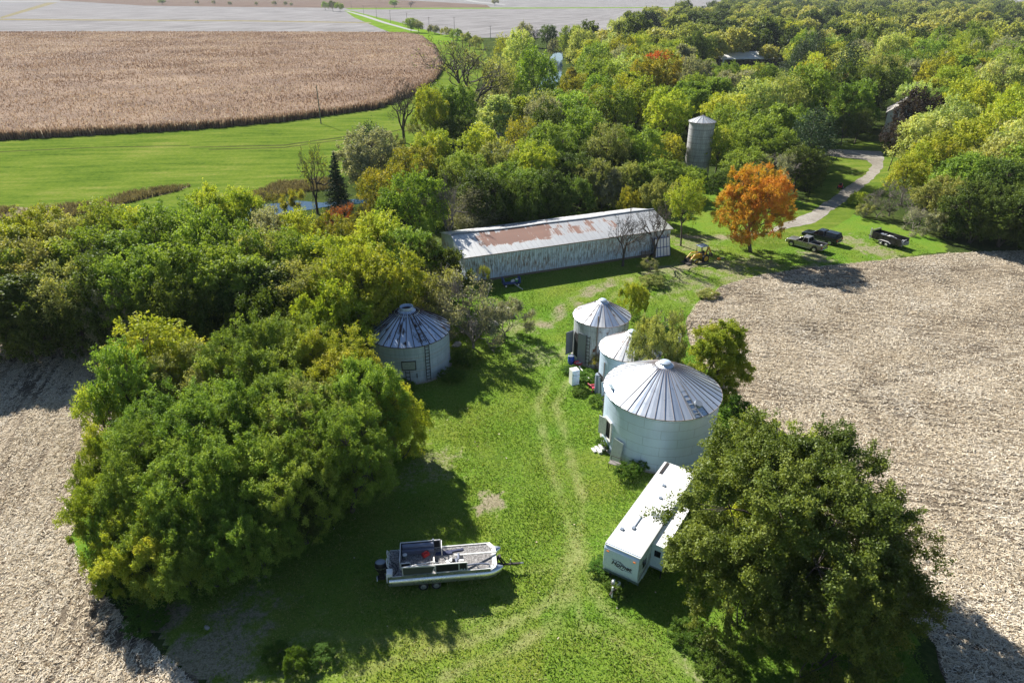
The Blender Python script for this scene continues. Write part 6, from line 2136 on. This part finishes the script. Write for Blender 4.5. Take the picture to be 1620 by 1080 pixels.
# ------------------------------------------------------------------ pickups
def pickup(label, loc, rz, pm, cap=False):
    t = thing('pickup_truck', label, 'pickup truck', loc, rz)
    w = .96
    m = MB()
    m.prism([(-.75, .48), (2.62, .48), (2.78, .62), (2.80, .92), (2.62, 1.06), (1.25, 1.17), (-.75, 1.17)], -w, w)
    m.box((-1.78, 0, .74), (2.06, 1.6, .10))
    for s in (-1, 1):
        m.box((-1.78, s * (w - .09), .86), (2.06, .18, .72))
    m.box((-2.78, 0, .84), (.09, 1.9, .70))
    body = m.build('body', pm, t, bevel=.05)
    m = MB()
    m.box((-1.78, 0, .80), (1.9, 1.5, .02))
    m.build('bed_liner', M['black'], t)
    m = MB()
    m.add([(1.22, -.90, 1.165), (1.22, .90, 1.165), (-.74, .90, 1.165), (-.74, -.90, 1.165), (.42, -.74, 1.80), (.42, .74, 1.80), (-.55, .74, 1.80), (-.55, -.74, 1.80)],
          [(0, 1, 5, 4), (1, 2, 6, 5), (2, 3, 7, 6), (3, 0, 4, 7), (4, 5, 6, 7)])
    cabg = m.build('cab_windows', M['glass'], t, smooth=0)
    m = MB()
    m.box((-.06, 0, 1.82), (1.04, 1.5, .07), top=(.9, .9))
    for s in (-1, 1):
        m.bar((1.24, s * .90, 1.16), (.44, s * .745, 1.80), .07, .07)
        m.bar((.25, s * .905, 1.16), (.10, s * .75, 1.80), .08, .05)
        m.bar((-.70, s * .905, 1.16), (-.52, s * .75, 1.80), .12, .09)
    m.bar((-.74, -.9, 1.18), (-.74, .9, 1.18), .05, .06)
    m.build('cab_roof', pm, t, bevel=.02)
    for x in (1.85, -1.72):
        for s in (-1, 1):
            wheel_part('wheel', t, (x, s * .84, .40), .40, .27)
    m = MB()
    for x in (1.85, -1.72):
        for s in (-1, 1):
            m.tube([(x, s * (w - .30), .52), (x, s * (w + .006), .52)], .48, 20)
    m.build('wheel_arches', M['black'], t)
    m = MB()
    m.box((2.80, 0, .56), (.12, 1.8, .18))
    m.build('front_bumper', M['chrome'], t, bevel=.03)
    m = MB()
    m.box((-2.90, 0, .58), (.16, 1.8, .18))
    m.build('rear_bumper', M['chrome'], t, bevel=.03)
    m = MB()
    m.box((2.805, 0, .83), (.02, 1.0, .26))
    m.build('grille', M['black'], t)
    for s in (-1, 1):
        m = MB()
        m.box((2.79, s * .72, .84), (.06, .32, .22))
        m.build('headlight', M['chrome'], t)
        m = MB()
        m.box((-2.80, s * (w - .06), .92), (.10, .16, .34))
        m.build('tail_light', M['red'], t)
        m = MB()
        m.box((.95, s * (w + .10), 1.22), (.10, .20, .18))
        m.build('mirror', M['black'], t)
        m = MB()
        m.bar((1.3, s * (w - .02), .42), (-1.1, s * (w - .02), .42), .12, .06)
        m.build('running_board', M['alu_white'], t)
        m = MB()
        for x in (.15, -.55):
            m.box((x, s * (w + .004), 1.02), (.16, .02, .04))
        for x in (1.12, .22, -.66):
            m.box((x, s * (w + .001), .84), (.015, .012, .62))
        m.build('door_seams', M['black'], t)
    if cap:
        m = MB()
        m.add([(-.80, -.93, 1.225), (-.80, .93, 1.225), (-2.76, .93, 1.225), (-2.76, -.93, 1.225), (-.80, -.72, 1.86), (-.80, .72, 1.86), (-2.55, .72, 1.82), (-2.55, -.72, 1.82)],
              [(0, 1, 5, 4), (1, 2, 6, 5), (2, 3, 7, 6), (3, 0, 4, 7), (4, 5, 6, 7)])
        cp = m.build('bed_cap', pm, t, smooth=0, bevel=.04)
        for s in (-1, 1):
            m = MB()
            m.add([(-.95, s * .905, 1.36), (-2.52, s * .905, 1.36), (-2.42, s * .785, 1.72), (-.95, s * .785, 1.72)], [(0, 1, 2, 3)])
            m.build('cap_window', M['glass_blue'], cp, smooth=0)
        m = MB()
        m.add([(-2.755, -.78, 1.3), (-2.755, .78, 1.3), (-2.615, .64, 1.72), (-2.615, -.64, 1.72)], [(0, 1, 2, 3)])
        m.build('rear_window', M['glass_blue'], cp, smooth=0)
    else:
        m = MB()
        m.box((-2.55, .72, 1.25), (.2, .2, .14))
        m.build('bed_cleat', M['white'], t)
    return t


pickup('silver pickup truck with an open empty bed beside the orange maple', (44.2, 97.75, 0), 132.5, M['silverpaint'])
pickup('dark blue pickup truck with a windowed cap over its bed', (47.75, 100.85, 0), 133, M['darkpaint'], True)

# dump trailer
t = thing('dump_trailer', 'black high-sided dump trailer parked at the thicket edge', 'trailer', (57.3, 99.3, 0), 121)
m = MB()
for s in (-1, 1):
    m.box((-.2, s * 1.0, 1.05), (4.6, .07, .95))
m.box((2.1, 0, 1.15), (.07, 2.0, 1.15))
m.box((-.2, 0, .62), (4.6, 2.0, .08))
m.build('box', M['black'], t)
m = MB()
for s in (-1, 1):
    m.bar((-2.5, s * 1.0, 1.55), (2.1, s * 1.0, 1.55), .10, .08)
    for x in (-1.6, -.6, .4, 1.4):
        m.bar((x, s * 1.05, .6), (x, s * 1.05, 1.5), .07, .06)
m.build('box_rim', M['steel_dark'], t)
m = MB()
m.box((-2.52, .5, .9), (.08, .9, .6), rz=20)
m.box((-2.52, -.5, .8), (.08, .9, .5), rz=-15)
m.build('tailgate', M['galv_dull'], t)
m = MB()
m.bar((2.1, .5, .5), (3.3, 0, .55), .1)
m.bar((2.1, -.5, .5), (3.3, 0, .55), .1)
m.bar((-2.4, .5, .5), (2.1, .5, .5), .1, .14)
m.bar((-2.4, -.5, .5), (2.1, -.5, .5), .1, .14)
m.build('frame', M['steel_dark'], t)
m = MB()
m.bar((2.95, .05, .1), (2.95, .05, 1.75), .14)
m.build('tongue_jack', M['white_old'], t)
m = MB()
m.bar((2.15, -1.0, .6), (2.15, -1.0, 1.9), .1)
m.bar((2.15, 1.0, .6), (2.15, 1.0, 1.9), .1)
m.bar((2.15, -1.0, 1.86), (2.15, 1.0, 1.86), .12)
m.build('headboard', M['wood_grey'], t)
for x in (-.55, .35):
    for s in (-1, 1):
        wheel_part('wheel', t, (x, s * 1.2, .36), .36, .22)
for s in (-1, 1):
    m = MB()
    m.bar((-1.1, s * 1.2, .62), (-.7, s * 1.2, .82), .26, .03)
    m.bar((-.7, s * 1.2, .82), (.5, s * 1.2, .82), .26, .03)
    m.bar((.5, s * 1.2, .82), (.9, s * 1.2, .62), .26, .03)
    m.build('mudguard', M['alu_white'], t)
rs = random.Random(3)
m = MB()
for i in range(16):
    m.box((rs.uniform(-2.2, 1.7), rs.uniform(-.75, .75), rs.uniform(.95, 1.35)), (rs.uniform(.3, 1.1), rs.uniform(.1, .5), rs.uniform(.05, .25)), rs.choice([0, 1, 2]), rz=rs.uniform(0, 180), ry=rs.uniform(-20, 20))
o = m.build('scrap_load', [M['white_old'], M['galv_dull'], M['wood_grey']])
o.location, o.rotation_euler = (57.3, 99.3, 0), (0, 0, R_(121))
tag(o, 'jumble of pale scrap boards heaped inside the black dump trailer', 'scrap')

# yellow loader tractor
t = thing('loader_tractor', 'small yellow loader tractor with a dark canopy by the shed end', 'tractor', (26.6, 92.0, 0), 205)
m = MB()
m.box((.3, 0, .85), (1.5, .6, .55), top=(.9, .9))
m.box((-.7, 0, .75), (.9, .8, .5))
m.build('body', M['yellow'], t, bevel=.03)
m = MB()
m.box((-.55, 0, 1.05), (.5, .5, .12))
m.box((-.8, 0, 1.3), (.1, .5, .45))
m.build('seat', M['black'], t)
m = MB()
for x in (-1.0, .05):
    for s in (-1, 1):
        m.bar((x, s * .5, .9), (x, s * .5, 2.3), .06)
m.build('canopy_posts', M['steel_dark'], t)
m = MB()
m.box((-.48, 0, 2.34), (1.4, 1.25, .07))
m.build('canopy', M['stripe'], t, bevel=.02)
for x, r in ((-.75, .58), (.85, .36)):
    for s in (-1, 1):
        wheel_part('wheel', t, (x, s * .68, r), r, .32 if r > .5 else .22, M['yellow'])
for s in (-1, 1):
    m = MB()
    m.bar((-.2, s * .46, 1.25), (1.0, s * .46, 1.35), .10, .14)
    m.bar((1.0, s * .46, 1.35), (1.8, s * .46, .55), .10, .14)
    m.build('loader_arm', M['yellow'], t)
m = MB()
m.prism([(1.75, .15), (2.4, .12), (2.42, .17), (1.85, .22), (1.8, .75), (1.74, .75)], -.8, .8)
m.build('bucket', M['steel_dark'], t)
m = MB()
m.bar((-1.1, 0, .8), (-1.7, 0, 1.9), .16, .2)
m.bar((-1.7, 0, 1.9), (-2.2, 0, 1.0), .14, .16)
m.build('backhoe_boom', M['yellow'], t)
m = MB()
m.prism([(-2.5, .55), (-2.1, .5), (-2.05, 1.0), (-2.25, 1.05)], -.25, .25)
m.build('backhoe_bucket', M['steel_dark'], t)
q = P(1137, 411)
t = thing('chainsaw', 'tiny orange machine lying on the grass right of the loader tractor', 'chainsaw', (q[0], q[1], 0), 30)
m = MB()
m.box((0, 0, .16), (.5, .3, .3), top=(.8, .8))
m.build('casing', M['orange_p'], t, bevel=.03)
m = MB()
m.box((.55, 0, .12), (.7, .04, .14))
m.build('bar', M['alu'], t)
m = MB()
m.bar((-.1, -.12, .3), (-.1, .12, .42), .04)
m.bar((-.1, .12, .42), (.15, .12, .32), .04)
m.build('handle', M['black'], t)

# blue cart in the shade of the shed
t = thing('utility_cart', 'blue metal cart with a white drawbar in the shade of the shed', 'cart', (-.1, 83.1, 0), 18)
m = MB()
m.box((0, 0, .42), (2.2, .75, .08))
m.box((0, -.36, .5), (2.2, .04, .14))
m.build('bed', M['bluepaint'], t)
for x, h in ((-1.1, .85), (1.08, .7)):
    m = MB()
    m.box((x, 0, .42 + h / 2), (.35, .85, h), ry=-12 if x < 0 else 10, top=(.5, .95))
    m.build('end_board', M['bluepaint'], t, bevel=.02)
for x in (-.85, .85):
    for s in (-1, 1):
        wheel_part('wheel', t, (x, s * .42, .2), .2, .1, M['white'])
m = MB()
m.bar((.35, -.4, .35), (.95, -1.9, .12), .06)
m.build('drawbar', M['white'], t)
t = thing('bucket', 'white bucket with a green side standing on the blue cart', 'bucket', (.62, 83.35, .46), 0)
m = MB()
m.lathe([(.001, .01), (.15, .01), (.19, .38), (.20, .38), (.17, .02)], 18)
m.build('pail', M['green'], t)
m = MB()
m.lathe([(.205, .36), (.205, .42), (.001, .44)], 18)
m.build('lid', M['white'], t)
t = thing('tarpaulin', 'crumpled pale sheet lying on the blue cart beside the bucket', 'sheet', (.2, 83.45, .47), 15)
m = MB()
m.add([(-.4, -.2, 0), (.1, -.25, .06), (.3, .1, .02), (.1, .3, .2), (-.3, .25, .12), (-.05, .02, .26)], [(0, 1, 5), (1, 2, 5), (2, 3, 5), (3, 4, 5), (4, 0, 5), (0, 4, 3, 2, 1)])
m.build('cloth', M['white_old'], t)

# riding mower up the drive
q = P(1329, 298)
t = thing('riding_mower', 'dark riding mower on the shaded grass left of the drive', 'mower', (q[0], q[1], 0), 60)
m = MB()
m.box((.5, 0, .62), (.85, .55, .45), top=(.85, .85))
m.box((-.4, 0, .5), (.9, .7, .3))
m.build('body', M['red'], t, bevel=.04)
m = MB()
m.box((-.4, 0, .72), (.45, .5, .12))
m.box((-.65, 0, .95), (.1, .5, .45))
m.build('seat', M['black'], t)
for x, r in ((-.55, .32), (.75, .22)):
    for s in (-1, 1):
        wheel_part('wheel', t, (x, s * .42, r), r, .2)
m = MB()
m.box((.1, 0, .2), (.8, 1.2, .15))
m.build('mowing_deck', M['steel_dark'], t)

# ------------------------------------------------------------------ clutter by the bins
def K(px, py):
    q_ = P(px, py)
    return (q_[0], q_[1], 0)


t = thing('refrigerator', 'old white refrigerator standing upright on the grass by the bins', 'refrigerator', K(908, 607), 22)
m = MB()
m.box((0, .05, .85), (.78, .68, 1.66))
m.build('body', M['white'], t, bevel=.02)
m = MB()
m.box((0, -.33, .58), (.78, .07, 1.06))
m.build('door', M['camper'], t, bevel=.015)
m = MB()
m.box((0, -.33, 1.41), (.78, .07, .52))
m.build('freezer_door', M['camper'], t, bevel=.015)
m = MB()
m.bar((-.32, -.39, .8), (-.32, -.39, 1.1), .03)
m.bar((-.32, -.39, 1.2), (-.32, -.39, 1.4), .03)
m.build('handle', M['rim'], t)
t = thing('barrel', 'bright blue open-topped plastic barrel beside the back grain bin', 'barrel', K(903, 575), 0)
m = MB()
m.lathe([(.001, .03), (.28, .02), (.31, .1), (.32, .35), (.335, .38), (.32, .41), (.32, .65), (.335, .68), (.32, .71), (.31, .98), (.29, .98), (.29, .2), (.001, .2)], 24)
m.build('drum', M['blue'], t)
m = MB()
m.lathe([(.315, .95), (.33, .98), (.30, 1.0)], 24)
m.build('rim', M['stripe'], t)
m = MB()
m.lathe([(.30, .93), (.001, .95)], 20)
m.build('contents', M['stripe'], t)
t = thing('ride_on_toy', 'pink plastic tub shape lying right of the blue barrel', 'toy', K(915, 577), 20)
m = MB()
m.T = Matrix.Diagonal((1.3, .85, 1, 1))
m.lathe([(.001, .04), (.28, .03), (.38, .3), (.40, .33), (.37, .34), (.26, .09), (.001, .08)], 18)
m.build('tub', M['pink'], t)
m = MB()
m.box((0, 0, .16), (.5, .35, .08))
m.build('seat', M['white'], t)
t = thing('plastic_chair', 'small red plastic chair toppled by the middle grain bin', 'chair', K(938, 617), 30)
m = MB()
m.box((0, 0, .30), (.62, .6, .06), ry=12)
m.build('seat', M['pink'], t, bevel=.02)
m = MB()
m.box((-.36, 0, .55), (.06, .6, .55), ry=-22)
m.build('backrest', M['pink'], t, bevel=.02)
for s in (-1, 1):
    m = MB()
    m.box((.05, s * .32, .42), (.62, .06, .10), ry=10)
    m.build('armrest', M['pink'], t)
for x in (-.25, .25):
    for s in (-1, 1):
        m = MB()
        m.bar((x, s * .26, .3), (x * 1.2, s * .28, 0), .06)
        m.build('leg', M['pink'], t)
t = thing('oil_tank', 'tall dark grey cylinder standing at the middle grain bin door', 'tank', K(945.5, 620), 0)
m = MB()
m.lathe([(.001, 0.01), (.34, .01), (.34, 1.95), (.30, 2.02), (.001, 2.05)], 22)
m.build('tank_body', M['stripe'], t)
m = MB()
m.tube([(0, 0, 2.03), (0, 0, 2.22)], .07, 10)
m.build('valve', M['wood_grey'], t)
for (px, py, w, h, lab, rz) in ((953, 625, .9, 2.0, 'pale blue sheet door leaning at the middle grain bin', 20), (956, 634, .8, 2.1, 'second pale blue panel, in front of the first, by the largest bin', 30)):
    q = K(px, py)
    t = thing('panel', lab, 'panel', q, rz)
    m = MB()
    m.box((0, 0, h / 2), (w, .05, h), rx=-8)
    m.build('sheet', M['paleblue'], t)
    m = MB()
    for z in (.06, h - .06):
        m.box((0, -.03 - (h / 2 - z) * .14, z), (w + .02, .03, .08), rx=-8)
    m.build('edge', M['galv_dull'], t)
m = MB()
a_, c_ = K(918, 587), K(935, 604)
m.tube([(a_[0], a_[1], .35), (c_[0], c_[1], .12)], .06, 10)
m.tube([(a_[0], a_[1], .35), (a_[0] - .12, a_[1] + .15, .5)], [.07, .1], 10)
tag(m.build('pipe', M['white_old']), 'white pipe lying in the weeds between the two smaller bins', 'pipe')
q = (15.9, 57.6, 0)
t = thing('vent_pipe', 'tall white pipe rising behind the roof of the largest bin', 'pipe', q)
m = MB()
m.tube([(0, 0, 0), (0, 0, 5.6)], .12, 12)
m.build('pipe', M['alu_white'], t)
m = MB()
m.tube([(0, 0, 5.55), (0, 0, 5.75)], [.17, .13], 12)
m.build('cap', M['rim'], t)
# door leaf leaning, block steps, little table at the largest bin
a = math.atan2(-BB[1], -BB[0]) + R_(-37)
q = (BB[0] + 5.05 * math.cos(a), BB[1] + 5.05 * math.sin(a), 0)
t = thing('door', 'pale green door leaf leaning against the largest grain bin', 'door', q, math.degrees(a) + 90)
m = MB()
m.box((0, .0, 1.0), (1.05, .06, 2.05), rx=-10)
m.build('leaf', M['hatchgreen'], t)
m = MB()
m.box((.22, -.0, .70), (.20, .08, .24), rx=-10)
m.build('hatch', M['steel_dark'], t)
a = math.atan2(-BB[1], -BB[0]) + R_(-58)
q = (BB[0] + 5.5 * math.cos(a), BB[1] + 5.5 * math.sin(a), 0)
t = thing('block_steps', 'pale concrete block steps below the open bin door', 'steps', q, math.degrees(a) + 90)
for (x, y, z, w, d, h) in ((-.25, 0, .1, .45, .3, .2), (.25, .02, .1, .45, .3, .2), (0, .3, .32, .8, .28, .2), (-.1, -.35, .08, .6, .25, .12)):
    m = MB()
    m.box((x, y, z), (w, d, h), rz=random.uniform(-6, 6))
    m.build('block', M['white_old'], t, bevel=.01)
q = K(972, 741)
t = thing('low_table', 'grey board on a thin metal frame in the weeds by the bin', 'table', q, 60)
m = MB()
m.box((0, 0, .55), (.5, .95, .05))
m.build('board', M['wood_grey'], t)
for x in (-.22, .22):
    for y in (-.42, .42):
        m = MB()
        m.bar((x, y, 0), (x, y, .53), .035)
        m.build('leg', M['steel_dark'], t)
m = MB()
m.bar((.24, -.42, .5), (.24, -.42, 1.0), .035)
m.bar((.24, .42, .5), (.24, .42, 1.0), .035)
m.bar((.24, -.42, 1.0), (.24, .42, 1.0), .035)
m.build('handle', M['steel_dark'], t)


# rocks and rubble
def rock(px, py, r, lab, mat, sq=.65, seed=1, name='rock'):
    rs_2 = np.random.default_rng(seed)
    import bmesh
    bm = bmesh.new()
    bmesh.ops.create_icosphere(bm, subdivisions=3, radius=r)
    dirs = unit(rs_2.normal(size=(9, 3)))
    for v_ in bm.verts:
        c = np.array(v_.co) / r
        k_ = 1.0
        for i in range(9):
            k_ = min(k_, (.62 + .3 * (i % 3) / 2) / max(.05, float(c @ dirs[i])))
        v_.co = Vector(c * r * k_ * np.array([1.25, .9, sq])) + Vector(rs_2.normal(0, .03 * r, 3))
        v_.co.z += r * sq * .5
    me = bpy.data.meshes.new(name)
    bm.to_mesh(me)
    bm.free()
    me.materials.append(mat)
    o_ = bpy.data.objects.new(name, me)
    COL.objects.link(o_)
    o_.location = K(px, py)
    o_.rotation_euler = (0, 0, seed)
    return tag(o_, lab, 'rock')


rock(795, 497, 1.05, 'dark jagged rubble lump at the edge of the track', M['stone'], .7, 4, 'rubble')
rock(806, 501, .55, 'smaller rubble lump right of the dark jagged one', M['stone'], .7, 9, 'rubble')
rock(780, 513, .7, 'pale rock left of the rubble behind the half bare shrub', M['stone'], .7, 2)
rock(746, 515, .6, 'pale rock behind the stems of the half bare shrub', M['stone'], .6, 6)
rock(722, 547, .5, 'pale rock against the right side of the dark-roofed bin', M['stone'], .6, 7)
rock(328, 993, .17, 'small pale stone at the shaded edge of the left stubble', M['stone'], .8, 12)

# weeds: clumps of taller growth, each its own thing
WE = [((990, 752), 1.0, 1.0, 'nettle clump at the foot of the leaning door'), ((958, 706), .8, .8, 'nettle clump left of the block steps'), ((1008, 745), .9, .8, 'low weeds along the front of the largest bin'), ((948, 640), .8, 1.0, 'leafy weeds below the toppled red chair'),
      ((930, 600), .7, 1.2, 'leafy weeds round the white pipe'), ((902, 588), .5, .9, 'low weeds by the blue barrel'), ((915, 622), .5, .8, 'low weeds in front of the refrigerator'), ((985, 925), .8, 1.3, 'rank weeds round the camper drawbar'), ((955, 905), .7, 1.0, 'weeds at the left front corner of the camper'),
      ((470, 1062), 1.5, .8, 'upright leafy weed bush at the bottom edge left'), ((440, 1040), .6, .9, 'low weeds left of the upright weed bush'), ((505, 1045), .6, .9, 'low weeds right of the upright weed bush'), ((230, 985), .8, 1.4, 'shaded weeds at the left stubble edge'), ((190, 930), 1.2, 1.4, 'taller shaded weeds under the front clump at the stubble'),
      ((1140, 1065), 1.0, 1.4, 'weeds at the bottom edge below the huge tree'), ((1090, 1010), .9, 1.2, 'weeds at the left foot of the huge tree'), ((715, 600), 1.0, 1.3, 'dark weeds at the right foot of the dark-roofed bin'), ((735, 575), 1.2, 1.5, 'weeds under the half bare shrub'), ((1030, 452), 1.2, 1.6, 'dry weeds beside the yellow sapling'),
      ((1120, 470), .8, 1.4, 'dry weeds at the stubble corner beyond the bins'), ((1160, 655), 1.6, 1.5, 'dark undergrowth below the yellow tree at the bins'), ((640, 615), .8, 1.1, 'low weeds at the front of the dark-roofed bin'), ((600, 600), 1.0, 1.2, 'weeds at the left front of the dark-roofed bin')]
for (px, py), h, R, lab in WE:
    q = K(px, py)
    o = tree(q[0], q[1], h, R, 'weed' if 'dry' not in lab else 'olive', 'bush', 'weeds', lab, name='weed_clump', lod='mid')
    o['label'] = lab
    o['category'] = 'weeds'
    o['group'] = 'clumps of weeds'

# bits of pale litter and fallen leaves on the turf
n = 130
x = rng.uniform(-14, 22, n)
y = rng.uniform(28, 72, n)
k = in_poly(x, y, lawn_poly) & ~in_poly(x, y, SR)
x, y = x[k], y[k]
v, f = flat_litter(x, y, (.05, .16), (.04, .10), .2, 0.0, .06)
o = mesh_np('fallen_leaves', v, f, M['residue'], np.clip(rng.normal(.45, .2, len(x)), 0, 1))
tag(o, 'scattered pale fallen leaves and scraps on the yard grass', 'leaves', None, 'stuff')

# ------------------------------------------------------------------ the air
hz_m = bpy.data.materials.new('thin_haze')
hz_m.use_nodes = True
ht = hz_m.node_tree
ht.nodes.clear()
ho = ht.nodes.new('ShaderNodeOutputMaterial')
hv = ht.nodes.new('ShaderNodeVolumePrincipled')
hv.inputs['Color'].default_value = (.80, .88, 1.0, 1)
hv.inputs['Density'].default_value = 0.00007
hv.inputs['Anisotropy'].default_value = 0.0
ht.links.new(hv.outputs[0], ho.inputs['Volume'])
m = MB()
m.box((0, 8000, 19.5), (18600, 16600, 41))
o = m.build('haze', hz_m, None, smooth=0)
tag(o, 'thin pale air haze over the whole landscape', 'haze', None, 'stuff')
